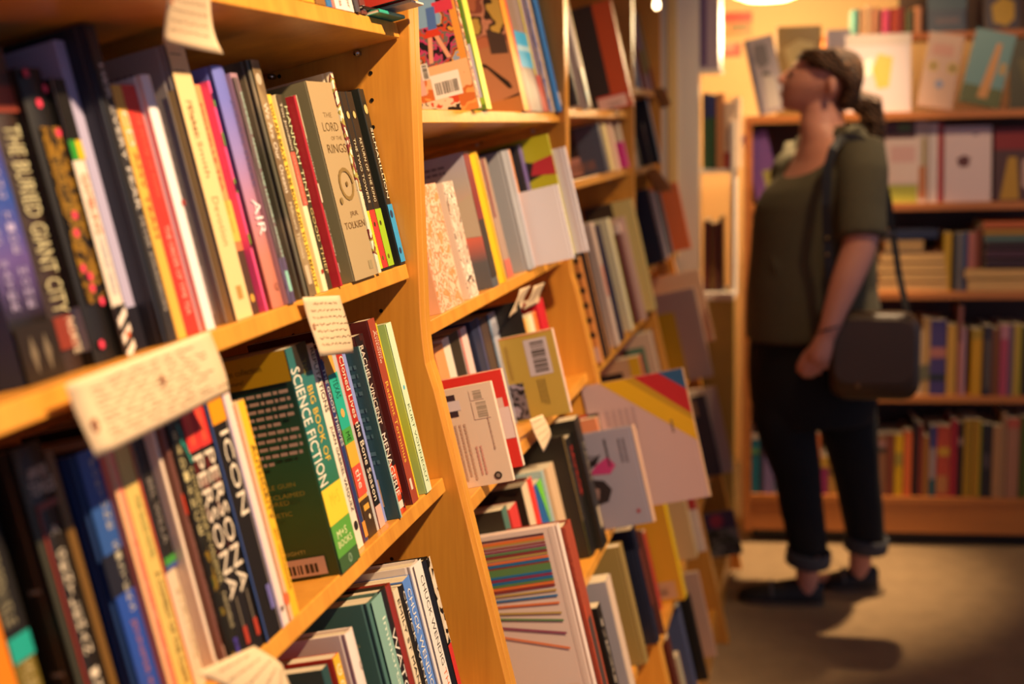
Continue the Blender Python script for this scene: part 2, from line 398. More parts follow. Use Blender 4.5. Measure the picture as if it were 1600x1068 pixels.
r.add('thin pink paperback beside the blue one', (521, -150), (522, 13), (526, 14), 'c87868')
r.add('white paperback with faint red script', (526, -150), (526, 14), (541, 18), 'e8dcd0', deco=[('t', 'Sonata', .80, .97, .4, .7, 'c04038')])
r.add('white paperback with faint grey script beside the charcoal one', (541, -150), (541, 18), (555, 22), 'e6dccf', deco=[('t', 'winter', .80, .97, .3, .6, '8a7c70')])
r.add('charcoal hardback', (556, -150), (556, 22), (567, 25), '4a4448', sb=-.004, kind='hb')
r.add('maroon-brown paperback beside the tall red one', (567, -150), (567, 22), (575, 24), '6a3830', sb=-.002, deco=[('t', 'N', .93, .97, .2, .7, 'e0d8d0')])
FL = r
flatbook(r, 'thin teal booklet lying flat under the red book', 1.40, 1.492, .0045, .20, '2aa58c', over=.014, cat='booklet')
flatbook(r, 'black folder lying flat beneath the tall red book', 1.375, 1.490, .0035, .2, '17140f', over=.005, lift=.005)
flatbook(r, 'thin white pamphlet sticking out under the red book', 1.445, 1.492, .003, .21, 'd8ccc0', over=.040, lift=.009, cat='pamphlet')
r.prev = 1.425
r.add('tall bright red hardback jutting out over the corner', None, (655, 8), .03, 'c83a2c', sb=-.055, h=.27, d=.19, kind='hb', lift=.0125)
# ---------------------------------------------------------------- nearest bookcase, upper shelf
r = Row(-.4955, Z1[1], 'books on the upper shelf of the nearest bookcase', ', nearest case upper shelf', .7, ymx1, .262)
A = r.add
A('wide purple and blue hardback with pale text, leftmost', None, (39, 596), (98, 575), grad(['181310', '1a1410', '5a4a86', '2c4a9a', '4a3f7c', '6a5590', '6a4c80'], .27), sb=.05, h=.27, kind='hb', d=.17,
  deco=[('tv', 'MEMORIES OF WATER', .3, .80, .12, .3, 'a9a0c8'), ('tv', 'THE LONG TIDE HOME', .25, .80, .52, .7, 'a9a0c8'), ('s', .84, 1, 0, 1, '201812'), ('spoly', [(.25, .92), (.33, .87), (.42, .92), (.33, .98)], '6a6050'), ('spoly', [(.6, .92), (.68, .87), (.77, .92), (.68, .98)], '6a6050'), ('n', 0, 1, .0, .9, '2c4c90')])
A('brown spine with huge cream capitals', (-2, 75), (99, 575), (131, 560), '30201a', sb=.05, kind='hb', d=.16,
  deco=[('s', 0, .12, 0, 1, '4a342c'), ('s', .12, .2, 0, 1, '8a3c2c'), ('t', 'THE BURIED GIANT CITY', .24, .82, .12, .82, 'c0b890'), ('s', .83, .93, 0, .8, '7a3022'), ('t', 'NORTE', .84, .95, .55, .9, 'd8c8b0')])
A('black spine with gold foliage and pink blossoms', (42, 107), (150, 560), (185, 550), '131010', sb=.04, kind='hb', d=.155,
  deco=[('s', .2, .80, .18, .95, art(['131010', '6a4c14', '8a6418', '3a2a10'], 90, 'noise', seed=2)), ('t', 'NIGHTBLOOM', .3, .62, .3, .7, '8a6a28')] + [('sdot', a, f, .0035, 'd83c58') for a, f in ((.2, .02), (.8, .07), (.4, .12), (.85, .22), (.6, .5), (.35, .68), (.55, .71), (.5, .75), (.75, .8), (.25, .94), (.45, .56))] + [('n', .80, .95, .01, .12, '8088a8')])
A('black and white thriller with orange lettering, striped foot', (74, 123), (189, 550), (212, 542), 'd8c8b8', sb=.035, kind='pb',
  deco=[('s', 0, .22, 0, 1, '17130f'), ('n', 0, 1, 0, 1, '16130f'), ('s', .22, .29, 0, .52, '2e8a2a'), ('s', .22, .29, .52, 1, 'd0a818'), ('t', 'GAMBLING', .34, .56, .25, .75, 'd06a40'), ('t', 'CHARLES KINGS', .57, .78, .3, .7, '7c90a8'), ('s', .82, 1, 0, 1, '17130f')] +
       [('spoly', [(.05, .87 + k * .06), (.9, .83 + k * .06), (.9, .86 + k * .06), (.05, .905 + k * .06)], 'dccfc4') for k in range(3)] + [('sdot', .55, .93, .003, 'c85a30')])
A('pale lavender paperback squeezed between striped and navy spines', (86, 63), (212, 535), (226, 530), 'a6a0c0', sb=.04, kind='pb', d=.16, deco=[('s', .86, 1, 0, 1, '1c1a24')])
A('tall navy hardback with wide-spaced white capitals', (115, 37), (249, 532), (274, 524), '232633', sb=.022, kind='hb', d=.165,
  deco=[('s', 0, 1, .12, 1, '2b2a2c'), ('t', 'HER EVERY FEAR', .12, .58, .5, .86, 'ded4c8'), ('t', 'PETER SWANSON', .60, .90, .55, .8, 'b8aea4')])
A('yellow spine with red capitals', (176, 133), (274, 524), (291, 518), 'd8a848', sb=.02,
  deco=[('t', 'CD', .1, .24, .2, .8, 'd8d0c4'), ('t', 'AMY TEAH', .26, .6, .35, .75, 'b03428'), ('ln', .0, .1, .2, .1, 1, 'ccb090')])
A('scarlet spine with small pale capitals', (196, 133), (291, 518), (311, 512), 'd2352c', sb=.02,
  deco=[('t', 'THE HOUSE OF PAPER', .1, .45, .35, .7, 'd8604c'), ('t', 'THE ORDER OF TIME TEA', .56, .92, .35, .7, 'e8a898')])
A('white hardback with a small red heart', (222, 117), (311, 512), (338, 506), 'e6dcdc', sb=.012, kind='hb', deco=[('sdot', .8, .5, .003, '9a2418'), ('t', '. . . . . . . . . . . . . .', .2, .85, .88, .94, '8a7f7a')])
A('tall grey hardback wrapped in a cream script band', (267, 72), (365, 496), (391, 490), 'a49a98', sb=.012, kind='hb', d=.165,
  deco=[('s', 0, 1, .8, 1, 'e6c894'), ('s', 0, 1, 0, .98, 'e6c48c'), ('s', .03, .035, .1, .7, '6c5c48'), ('s', .09, .095, .1, .7, '6c5c48'), ('t', 'Patchett', .2, .34, .3, .62, '8a6a48'), ('t', 'Patti Smith', .22, .48, .35, .62, '7a5c3c'), ('t', 'Devotion', .55, .73, .35, .7, 'a88858'), ('s', .88, .93, .4, .7, 'b08848'),
        ('n', .16, 1, 0, .04, 'b89a68'), ('ln', .07, .11, .7, .2, 1, '6c6468'), ('ln', .11, .14, .8, .3, 1, '7a7276'), ('n', .78, .96, .1, .22, 'd0c8c8')])
A('orange sunset spine fading to dusky brown', (304, 133), (391, 490), (404, 486), 'e8935c', sb=.012,
  deco=[('s', .5, .68, 0, 1, 'eeb050'), ('s', .68, .72, 0, 1, 'd8744a'), ('s', .72, 1, 0, 1, '4a3628'), ('t', 'MICHELLE TEA', .08, .46, .3, .62, 'b86850'), ('t', 'black wave', .5, .64, .35, .6, 'c88840'), ('sdot', .6, .93, .004, 'd8a040')])
A('slim hot pink paperback with black stickers', (322, 127), (404, 486), (413, 481), 'e64a84', sb=.004,
  deco=[('s', f, f + .06, 0, .4, art(['101010', '7ab428'], 160, 'cells', seed=4)) for f in (.05, .22, .42, .66)])
A('gradient hardback, periwinkle down to salmon', (337, 103), (427, 476), (444, 470), grad(['c8765c', 'c27868', 'b07a90', '8a7ab4', '6c70c0', '6a74c4'], .25), sb=.002, kind='hb', d=.16,
  deco=[('t', 'JUNAN THERE', .14, .50, .62, .92, '4a4470'), ('t', 'AIR', .55, .70, .25, .85, 'f0e6ea'), ('th', 'Q', .90, .935, .35, .65, '7a4a3c')])
A('mauve swirl-patterned spine with mint lettering', (356, 114), (444, 470), (460, 466), 'a07c88', sb=-.002,
  deco=[('s', .02, .8, 0, .75, art(['5a4c50', '8c7a78', '7a6468', '3e3438'], 26, 'wave', seed=3, stretch=(1, 1, .5))), ('s', .8, 1, 0, 1, art(['4a3c60', '9a8aa8', '2c2440'], 40, 'wave', seed=6)), ('t', 'SWIMMING AMONG THE HUNGRY GHOSTS', .08, .80, .62, .88, 'b8e4d0'), ('s', .86, .95, .45, .9, '8ac4b4')])
A('tall olive-grey hardback with pale script title', (389, 94), (478, 457), (492, 455), art(['6c6252', '7a6c58', '5c5648', '54503f'], 12, 'noise', const=False, seed=5), sb=0, kind='hb', d=.165,
  deco=[('s', 0, 1, .15, 1, art(['8a7458', '9c8460', '7a6448'], 14, 'noise', const=False, seed=8)), ('sdot', .55, .08, .006, 'b8a890'), ('t', 'We Are Our', .18, .42, .35, .75, 'e8dcc8'), ('t', 'Oceans', .44, .56, .35, .75, 'e8dcc8'), ('t', 'Millicent Thomas', .60, .84, .4, .72, 'd8c8a8'), ('s', .87, .95, .35, .75, 'c8b090')])
A('narrow yellow spine with black capitals', (418, 148), (492, 454), (500, 451), 'ecc044', sb=.004, deco=[('t', 'YOU ARE BRAVE TO BE BOLD AND TO DO BEAUTY', .04, .97, .2, .7, '2a2010')])
A('tricolour spine in brown, coral and cream', (425, 148), (500, 451), (512, 447), 'eadcb0', sb=0,
  deco=[('s', 0, .29, 0, 1, '4c4030'), ('s', .29, .56, 0, 1, 'd4604e'), ('t', 'Tim Jundilini', .04, .28, .25, .8, 'e8dcc0'), ('t', 'imagined', .31, .55, .3, .65, 'e89c88'), ('sdot', .5, .9, .0025, 'a83828')])
A('thin olive spine with cream capitals', (442, 148), (512, 446), (519, 444), '3c3824', sb=.006, deco=[('t', 'HANNAH TINTI', .06, .55, .2, .8, 'c8d0a0'), ('t', 'GOOD THIEF', .58, .92, .2, .75, 'c8b878')])
A('crimson novel with white author bands', (455, 149), (519, 444), (528, 442), 'b02430', sb=-.004,
  deco=[('s', 0, .22, .55, 1, 'dcc8a8'), ('t', 'Brooklyn', .22, .44, .35, .85, 'ecd8c8'), ('s', .46, .56, .1, 1, 'dcc0a8'), ('t', 'COLM TOIBIN', .6, .84, .3, .75, 'ecc8bc'), ('s', .88, .93, .4, .7, 'e8b0b0')])
A('thin pale sage spine next to the crimson one', (463, 150), (529, 442), (534, 439), 'a8b898', sb=0, deco=[('t', 'ESSEX SERPENT', .1, .6, .2, .8, '3e6c44')])
A('thick taupe epic with engraved ring emblem', (477, 127), (553, 434), (588, 424), '7c7458', sb=-.004, d=.155, kind='pb',
  deco=[('s', 0, 1, 0, 1, 'b09870'), ('th', 'THE', .155, .18, .36, .7, '6c5838'), ('th', 'LORD', .205, .25, .22, .86, '5c4828'), ('th', 'OF THE', .275, .295, .45, .9, '7c6440'), ('th', 'RINGS', .315, .36, .2, .98, '5c4828'),
        ('th', 'JRR', .66, .69, .45, .8, '6c5030'), ('th', 'TOLKIEN', .71, .745, .12, .98, '6c5030'), ('s', .92, .965, .72, .88, '9c8c68')] +
       [('spoly', [(.6 + .30 * math.cos(a), .52 + .085 * math.sin(a)), (.6 + .30 * math.cos(a + .42), .52 + .085 * math.sin(a + .42)), (.6 + .23 * math.cos(a + .42), .52 + .065 * math.sin(a + .42)), (.6 + .23 * math.cos(a), .52 + .065 * math.sin(a))], '8a7040') for a in [i * .4189 for i in range(15)]] + [('sdot', .6, .52, .003, '7a6238'), ('sdot', .22, .60, .004, '8a7448')])
A('thin cream spine splattered with maroon', (507, 113), (588, 423), (592, 420), 'e0d0b0', sb=-.002, kind='hb', d=.16, sm=art(['e4d4b0', 'e8dcc0', '7c3838', 'a89c50', 'efe4c8'], 45, 'noise', seed=9))
BK = '24221c'
for lb, T, Bp, R, c in (('yellow', (516, 143), (589, 420), (597, 417), 'd8cc30'), ('red', (525, 143), (597.5, 417), (605.5, 415), 'd83a34'), ('lime green', (536, 143), (606, 414), (615, 412), '9cc028')):
    A('black fantasy paperback with %s foot' % lb, T, Bp, R, BK, sb=.002, deco=[('s', .66, .985, 0, 1, c), ('sdot', .45, .13, .0045, 'c8b070'), ('t', {'yellow': 'FELLOWSHIP', 'red': 'THE TWO TOWERS', 'lime green': 'RETURN OF THE KING'}[lb], .26, .62, .25, .62, 'd8cca8'), ('sdot', .4, .74, .003, '3a3410'), ('sdot', .4, .93, .003, '6a5a18')])
A('thick black paperback with sky-blue foot', (558, 139), (625.5, 407), (639, 405), '22241e', sb=0,
  deco=[('s', .655, .985, 0, 1, '2a9ad0'), ('sdot', .4, .115, .006, 'c8b070'), ('t', 'SILMARILLION', .22, .62, .35, .78, 'e8dcc0'), ('s', .48, .53, .8, 1, 'b09850'), ('sdot', .4, .71, .005, '0c3a5c'), ('sdot', .4, .92, .004, '0c3a5c'), ('lv', .1, .2, .2, .1, 1, 'b09858')])
A('dark brown paperback against the side panel', (572, 139), (639, 404), (646, 400), '352b1e', sb=.004, deco=[('t', 'Tolkien', .1, .5, .3, .7, '9a8450'), ('t', 'unfinished', .52, .85, .3, .6, 'a08c60'), ('sdot', .5, .87, .003, 'c86038')])
# ---------------------------------------------------------------- nearest bookcase, lower shelf
r = Row(xfront(Z1[2]), Z1[2], 'books on the lower shelf of the nearest bookcase', ', nearest case lower shelf', .5, ymx1, .252)
A = r.add
A('orange paperback at the bottom left corner', None, (-40, 1160), (52, 1150), 'd8780c', sb=.045, h=.20)
A('olive spine with teal band and cream capitals', None, (60, 1180), (96, 1165), '6a5a1c', sb=.045, h=.255, deco=[('s', 0, .55, 0, 1, '1b1712'), ('t', 'GREEN ISLE', .3, .52, .1, .6, '8c8468'), ('s', .55, .62, 0, 1, '1f9a8c'), ('t', 'MURAKAMI WORLD', .63, .97, .2, .75, 'b09c68')])
A('huge black hardback framed in red with cream capitals', (14, 706), (121, 1085), (172, 1075), '1d1812', sb=.03, kind='hb', d=.165,
  deco=[('s', 0, 1, 0, .16, '3a382a'), ('s', .18, 1, .24, .31, '86301f'), ('s', .18, .2, .24, .9, '7a3020'), ('th', 'AMOR', .07, .105, .25, .85, 'd8c8b0'), ('th', 'TOWLES', .115, .155, .2, .95, 'd8c8b0'), ('tv', 'A GENTLEMAN IN MOSCOW', .25, 1.05, .46, .7, 'e0d0b8')] + [('n', f, f + .012, .03, .09, '8a8070') for f in (.42, .68, .83)])
A('thin bronze-gold spine beside the black hardback', (68, 706), (173, 1072), (186, 1070), '6a4a18', sb=.034)
A('navy and royal blue hardback with pale capitals', (92, 722), (214, 1085), (248, 1075), '18305e', sb=.028, kind='hb', d=.16,
  deco=[('s', 0, .37, .1, 1, '2c5090'), ('s', .37, .52, 0, 1, '1c1c26'), ('s', .52, 1, .1, 1, '25479a'), ('tv', 'FORTUNE SISTERS', .03, .6, .6, .85, 'b0a890'), ('t', 'JENNIFER RYAN', .62, .97, .45, .72, 'a06040')])
A('salmon spine with deckled cream edge', (121, 724), (248, 1080), (278, 1070), 'e8876a', sb=.02,
  deco=[('s', 0, 1, 0, .3, 'e0b080'), ('t', 'A LONG WAY', .35, .62, .5, .8, 'd06850'), ('t', 'FROM VERONA', .66, .95, .5, .8, 'd06850')])
A('straw-yellow spine with small dark capitals', (163, 706), (278, 1068), (302, 1062), 'd0b060', sb=.022, d=.155,
  deco=[('n', 0, 1, 0, 1, 'b08050'), ('t', 'THE GLASS HOTEL', .2, .45, .45, .7, '4a7038'), ('t', 'A COMEDY OF THE CLEAR', .5, .95, .42, .7, '3c3018'), ('s', 0, 1, .92, 1, 'd84a28')])
A('black spine turning pale stone below a green line', (204, 690), (300, 1058), (323, 1056), 'd0b898', sb=.02, kind='hb', d=.16,
  deco=[('s', 0, .47, 0, 1, '1e1a16'), ('s', .47, .50, 0, 1, '3e8a34'), ('s', .50, .52, 0, 1, '3c4c88'), ('t', 'BEL WILLA', .16, .42, .35, .75, '8a8078'), ('t', 'STATION', .6, .88, .4, .8, 'c0a880'),
        ('n', 0, .25, .02, .6, '6e4c62'), ('n', .22, .47, .02, .6, 'b86c74'), ('n', .47, .50, .02, .6, '4c5c2c'), ('n', .50, .57, .02, .6, 'a86c70'), ('n', .57, 1, .02, .6, '35130e'), ('n', .83, .98, .04, .14, 'c4606c')])
A('plain white paperback with tiny oval emblem', (216, 676), (322, 1057), (343, 1050), 'ecd4bc', sb=.01, deco=[('sdot', .35, .93, .004, '4a3a28'), ('sdot', .35, .93, .0025, 'ecd4bc'), ('s', .9, .96, .7, .78, '6a5a48')])
A('brown-mauve spine with rust lettering', (231, 671), (344, 1044), (352, 1034), '7a4c40', sb=.004, deco=[('t', 'THE VANISHING HALF', .08, .36, .3, .7, 'a87060'), ('t', 'STORIES OF ORDINARY', .4, .8, .3, .7, 'b08070'), ('s', .28, .36, .3, .9, 'd04428'), ('s', .88, .94, .3, .7, 'c89884')])
A('black spine with scattered cream capitals and teal leaves', (240, 668), (352, 1034), (375, 1006), '201c10', sb=0, d=.15,
  deco=[('tv', 'RADIANCE', .04, .46, .1, .42, 'd8c890'), ('t', 'CATHERYNNE M VALENTE', .2, .66, .6, .92, 'c8b880'), ('s', .48, .98, .1, .42, art(['201c10', '201c10', '8a6a18', '48501c'], 70, 'noise', seed=12)), ('t', 'NOVELS', .7, .84, .6, .85, 'c8b890'), ('s', .88, .97, .5, .8, art(['201c30', '4a3c9a', '201c10'], 80, 'noise', seed=3))] +
       [('spoly', [(a, f), (a + .14, f + .012), (a + .17, f + .04), (a + .04, f + .03)], '2e9a8c') for a, f in ((.5, .02), (.6, .045), (.5, .075), (.66, .10), (.76, .125), (.84, .15))])
for i, (T, Bp, R) in enumerate((((273, 637), (374, 1002), (392, 996)), ((290, 630), (392, 996), (409, 988)))):
    A('black novel with big ivory capitals, %s of the matching pair' % ('left' if i == 0 else 'right'), T, Bp, R, '1e1812', sb=.002, d=.15,
      deco=[('s', 0, .18, .04, .98, 'd83630'), ('t', 'CHRISTOPHER', .02, .16, .4, .62, 'e07a40'), ('s', .22, .58, .1, .9, art(['1e1812', '5c1c14', '2a1610'], 30, 'noise', seed=5)), ('t', 'PERSONA', .20, .76, .12, .92, 'ead8c0'), ('s', .76, .9, .55, .62, '8a7c68'), ('s', .88, .95, .5, .8, 'b03c28')])
A('black spine with orange top and slender ivory capitals', (313, 620), (411, 984), (436, 968), '1c1712', sb=0, d=.15, kind='pb',
  deco=[('s', 0, .125, .15, 1, 'e0900c'), ('s', 0, 1, 0, .07, '3c5490'), ('t', 'ICON', .16, .50, .42, .9, 'ecdcc4'), ('s', .8, .9, .7, .95, '6a64a0')])
A('plain off-white paperback with a faint lilac edge', (334, 605), (436, 961), (447, 948), 'e8cfc0', sb=0, deco=[('s', 0, 1, 0, .2, 'b8a8c0'), ('sdot', .5, .93, .0028, '6a5850')])
A('bright yellow paperback with black capitals', (352, 638), (447, 946), (460, 923), 'f0b428', sb=0, d=.13,
  deco=[('s', 0, 1, 0, .3, 'e8ac88'), ('t', 'AUTHORITY', .2, .55, .5, .85, '3a3020'), ('t', 'JEFF VANDERMEER', .59, .88, .55, .8, '6a5014'), ('sdot', .14, .9, .006, 'e06840')])
SFM = grad(['2f5a2a', '2f6a3c', '2f7466', '30706c', '2c5c60', '34403c'], .31)
A('thick green anthology with yellow block and block capitals', (430.7, 552), (536, 905.6), (564, 880), grad(['33401c', '3e5a28', '2f5c38', '1e4438', '202a28', '1e2422'], .31), sb=-.002, d=.158,
  deco=[('s', 0, 1, 0, 1, SFM), ('s', 0, .13, .32, 1, '2c2620'), ('t', 'SCIENCE FICTION', .09, .615, .02, .42, 'f2e4d0'), ('t', 'THE', .07, .14, .6, .8, '8a7a20'), ('t', 'BIG BOOK OF', .19, .53, .55, .8, 'e8b828'),
        ('s', .63, .79, 0, 1, 'ecc838'), ('th', 'M+S', .66, .72, .3, .75, 'd8b42c'), ('s', .79, .935, 0, 1, '5a9c3c'), ('th', 'M+S', .825, .86, .2, .7, 'e4e0a8'), ('th', 'BOOKS', .87, .90, .15, .85, 'e4e0a8'), ('s', .935, 1, 0, 1, '3e5c34'), ('th', '0', .945, .985, .45, .62, '90a888'),
        ('n', .0, .135, 0, 1, 'c09414'), ('tn', 'the science fiction collection', .045, .072, .72, .18, '2a2410'), ('tn', 'of past and future!', .093, .118, .62, .32, '2a2410'),
        ('ln', .165, .50, .9, .03, 10, 'c8a890'), ('tn', 'URSULA K. LE GUIN', .565, .585, .6, .15, 'a08c34'), ('tn', 'CRITICALLY ACCLAIMED', .61, .63, .7, .1, 'a08c34'), ('tn', 'UNDERSCORED', .64, .66, .62, .22, 'a08c34'), ('tn', 'CYBERNETIC', .69, .71, .52, .22, 'a08c34'), ('tn', 'GEARS', .73, .75, .6, .4, 'a08c34'), ('tn', 'ROBOTS!', .875 - .03, .865, .55, .4, 'b09c50'), ('tn', 'LOVE GONE RIGHT!', .868, .885, .62, .2, 'b09c50'),
        ('bar', .905, .985, .62, .08, 'c8a088', '3a2c20')])
A('cream paperback with black capitals', (462, 547), (557.5, 851), (566, 838), 'e8d8c0', sb=.01, deco=[('t', 'REPUTATIONS', .02, .33, .3, .8, '2a2420'), ('t', 'JUAN GABRIEL VASQUEZ', .4, .82, .3, .75, '2a2420'), ('sdot', .5, .89, .005, '2a2420')])
A('navy paperback with ornate orange and white title', (477, 554), (565.7, 837), (573, 830), '2c3a68', sb=.012, deco=[('s', 0, 1, 0, .12, '7c2430'), ('s', .0, .08, .4, 1, art(['2c3a68', 'd87a30'], 90, 'noise', seed=2)), ('t', 'THE GOOD THIEVES', .10, .5, .3, .75, 'e0dcd0'), ('s', .9, .98, .4, 1, 'd8903c')])
A('patchwork paperback in orange, teal, green and red', (491, 554), (573, 830), (585, 816), 'e0a040', sb=.012,
  deco=[('s', .13, .42, 0, 1, '28a890'), ('s', .42, .5, 0, 1, '4a9c40'), ('s', .5, .62, 0, 1, 'e8a838'), ('s', .62, .78, 0, 1, 'd8503c'), ('s', .8, 1, 0, 1, '43301c'), ('t', 'TEXAS', .16, .26, .3, .8, '184c40'), ('sdot', .5, .34, .005, 'e0a858'), ('t', 'ME', .44, .49, .3, .7, '183c18'), ('t', 'the', .64, .74, .25, .75, 'f0dcc8'), ('s', .83, .86, .2, .8, 'e0a03c'), ('sdot', .6, .9, .003, 'e0c8a0')])
A('thin pale grey strip of a paperback', (505, 556), (585, 815), (590, 812), 'b8b4b0', sb=.012)
A('red-to-black paperback with looping cream script', (511, 550), (590, 812), (597, 801), 'b02c1c', sb=.012, deco=[('s', .42, 1, 0, 1, '1e1814'), ('t', 'Cloned Lives the Bone Season', .05, .85, .2, .85, 'f0dcc0'), ('s', .88, 1, 0, 1, 'd8a898')])
A('thin periwinkle spine against the slate one', (520, 550), (597, 800), (601, 796), '8a94d0', sb=.014)
A('dark slate paperback with pale blue spine', (540, 551), (611, 798), (617, 793), '24474c', sb=-.002, d=.15,
  deco=[('s', 0, 1, 0, 1, '93aca4'), ('t', 'BLACKFISH CITY', .08, .5, .3, .7, 'b8c8c0'), ('ln', .1, .7, .4, .05, 12, '4c6c70'), ('n', 0, .8, .2, .28, '7c88b8'), ('n', .76, .92, .1, .18, 'c8a070')])
A('black novel with orange fringe and cream capitals', (545, 530), (617, 783), (629, 775), '4c1e1a', sb=.003, d=.15,
  deco=[('s', 0, 1, 0, 1, art(['1e1212', '3c1814', '2a1412'], 40, 'noise', seed=4)), ('s', .72, 1, 0, 1, art(['1e1212', 'c03a1c', 'd8542c'], 55, 'noise', seed=14)), ('t', 'RACHEL VINCENT', .06, .5, .3, .7, 'e8d4c0'), ('t', 'MENAGERIE', .55, .9, .25, .75, 'f0dccc'), ('s', .93, .97, .3, .8, 'e8d4c0')])
A('tall maroon hardback with yellow title', (559, 507), (640, 770), (649, 762), '5c1e1c', sb=.002, kind='pb', d=.155, deco=[('s', 0, 1, 0, 1, 'a0442e'), ('t', 'Antoine', .06, .24, .4, .65, 'e8d0b8'), ('t', 'Volodine', .07, .22, .68, .9, 'e8d0b8'), ('t', 'Radiant Terminus', .34, .78, .3, .72, 'e8b440'), ('s', .87, .93, .3, .6, 'e8d0b8')])
A('very thin yellow spine with ragged print', (573, 512), (649, 763), (652, 761), 'e8c420', sb=.004)
A('pale green paperback with hand-lettered spine', (588, 513), (663, 755), (671, 752), grad(['9cb878', 'c0c848', 'b8cc6c', '9cbc70'], .22), sb=-.002, d=.145,
  deco=[('s', 0, 1, 0, 1, 'd4e4bc'), ('t', 'KURT VONNEGUT', .48, .95, .35, .75, '3c5030'), ('sdot', .5, .38, .003, '5cb0c8')])
# ---------------------------------------------------------------- nearest bookcase, bottom shelf in view
r = Row(xfront(Z1[3]), Z1[3], 'books on the bottom visible shelf of the nearest bookcase', ', nearest case bottom shelf', .8, ymx1, .272)
A = r.add
A('dark teal paperback, foremost at the picture edge', (500, 1050), (525, 1130), (536, 1128), '2c4a48', sb=.0, d=.15)
A('red-sided paperback with yellow spine', (516, 1032), (545, 1130), (556, 1128), 'd8402c', sb=.0, d=.15, deco=[('s', 0, 1, 0, 1, 'e8b030'), ('tv', 'GOOD', .03, .3, .2, .8, 'f4e4c0')])
A('white jacketed hardback with black mark', (539, 993), (574, 1120), (588, 1118), 'e8d4c8', sb=.0, kind='hb', d=.155, deco=[('t', 'Cr', .14, .18, .5, .8, '3c3430'), ('s', .28, .5, .5, .56, '3c3430')])
A('duck-egg teal hardback with white script', (573, 945), (617, 1110), (638, 1108), '4a6e66', sb=.0, kind='hb', d=.16, deco=[('s', 0, 1, .12, 1, '82aa9c'), ('t', 'Immortalists Chloe', .1, .8, .62, .9, 'd8e4d0'), ('tn', 'PRAISE FOR', .11, .13, .62, .3, '7a9084'), ('tn', 'Lagos', .16, .19, .4, .12, 'a8a070')])
A('black hardback with thin white capitals', (590, 928), (638, 1108), (651, 1104), '201a14', sb=.0, kind='hb', d=.155, deco=[('t', 'WATCHING EDIE', .18, .95, .1, .62, 'e8dccc')])
A('brick-red hardback with pale title', (604, 917), (651, 1104), (659, 1100), '8a2a1c', sb=.0, kind='hb', d=.155, deco=[('t', 'RED CLOCKS', .6, .9, .2, .7, 'e8c8b0')])
A('slim cream spine with dark letters', (613, 926), (659, 1100), (667, 1098), 'e4d0b0', sb=.003, deco=[('t', 'EMILY ST MANDEL', .05, .6, .25, .7, '3c3020'), ('s', .65, .75, .3, .7, 'b83828')])
A('black spine with white capitals over hot pink', (621, 921), (667, 1098), (676, 1095), '1e1812', sb=.0, deco=[('t', 'CHUCK WENDIG', .03, .6, .2, .75, 'f0e4d0'), ('s', .62, 1, .2, .9, 'e02c78')])
A('cornflower-blue spine with white capitals', (629, 909), (676, 1095), (688, 1092), '5a86d0', sb=.0, deco=[('t', 'CHUCK WENDIG', .05, .55, .2, .65, 'f4ece0'), ('t', 'THE CORMORANT', .58, .98, .2, .65, '7a5a8c')])
A('thick white hardback with black then orange letters', (642, 886), (693, 1090), (707, 1086), 'dcd0c8', sb=-.004, kind='hb', d=.16, deco=[('s', 0, 1, .1, 1, 'ece2d8'), ('t', 'CHUCK WENDIG', .07, .52, .5, .85, '2c241c'), ('t', 'THUNDERBIRD', .54, .98, .5, .85, 'e0703c')])
A('black spine with cream and red speckled edge', (662, 877), (712, 1084), (722, 1080), '16110c', sb=-.004, kind='hb', d=.16, deco=[('s', 0, .46, .45, 1, art(['16110c', 'e4d4b8', 'd8c4a8'], 110, 'cells', seed=2)), ('s', .46, .7, .45, 1, 'd0342c'), ('s', .7, 1, .4, 1, art(['16110c', '4c3c30', 'b09880'], 60, 'noise', seed=6))])
# ---------------------------------------------------------------- second bookcase
def SH(i, Z, X=None):
    q = Row(X if X is not None else xfront(Z), Z, *i); q.cap = CAP; return q
ymn, ymx = YS[1] + .022, YS[2] - .022
CAP = .05
r = SH(('books on the top shelf of the second bookcase', ', second case top shelf', ymn, ymx), 1.447); A = r.add
COMIC = art(['1c1a1e', 'b83a66', '6a625c', 'c0442c', '2a2a30', 'd09038', '8a98b0'], 34, 'noise', seed=21, detail=3)
A('comic paperback with busy pink and black cover and white barcode', None, (741, 139), (744.5, 139), 'd89050', sb=-.012, h=.26, d=.168, snap=False,
  deco=[('n', 0, 1, 0, .98, 'd8903c'), ('n', 0, .12, 0, .98, art(['d8b090', '6a3030', 'e8c8a0', 'c86a70'], 60, 'noise', seed=3)), ('n', .12, .165, 0, .98, art(['c8a030', '2a2014', 'e0b840'], 60, 'noise', seed=5)), ('n', .30, .715, .06, .98, COMIC), ('n', .30, .5, .16, .36, '7ca0c0'), ('n', .38, .44, .02, .2, 'c8384c'), ('poly', [(.18, .4), (.26, .4), (.28, .52), (.2, .52)], '4a6aa8'), ('poly', [(.2, .52), (.3, .52), (.33, .56), (.17, .56)], 'c83a24'),
        ('poly', [(.2, .56), (.24, .56), (.17, .69), (.13, .69)], 'd89878'), ('poly', [(.26, .56), (.3, .56), (.34, .7), (.3, .7)], 'd89878'), ('n', .715, 1, 0, .98, art(['d8823c', 'e09a50', 'c86a30', 'e0b080'], 26, 'noise', seed=8)), ('n', .9, 1, .15, .5, art(['c84828', 'e0c8a8', '2c2018'], 50, 'noise', seed=4)), ('n', .76, .86, .42, .56, 'd8a898'), ('bar', .765, .90, .36, .1, 'e8e0d4', '3a342c'), ('bv', .69, .78, .43, .36, 'e0d8cc', '2a2420'), ('s', 0, 1, 0, 1, art(['e0b890', '3a2a24', 'd87850'], 120, 'noise', seed=2))])
r.prev = 1.62
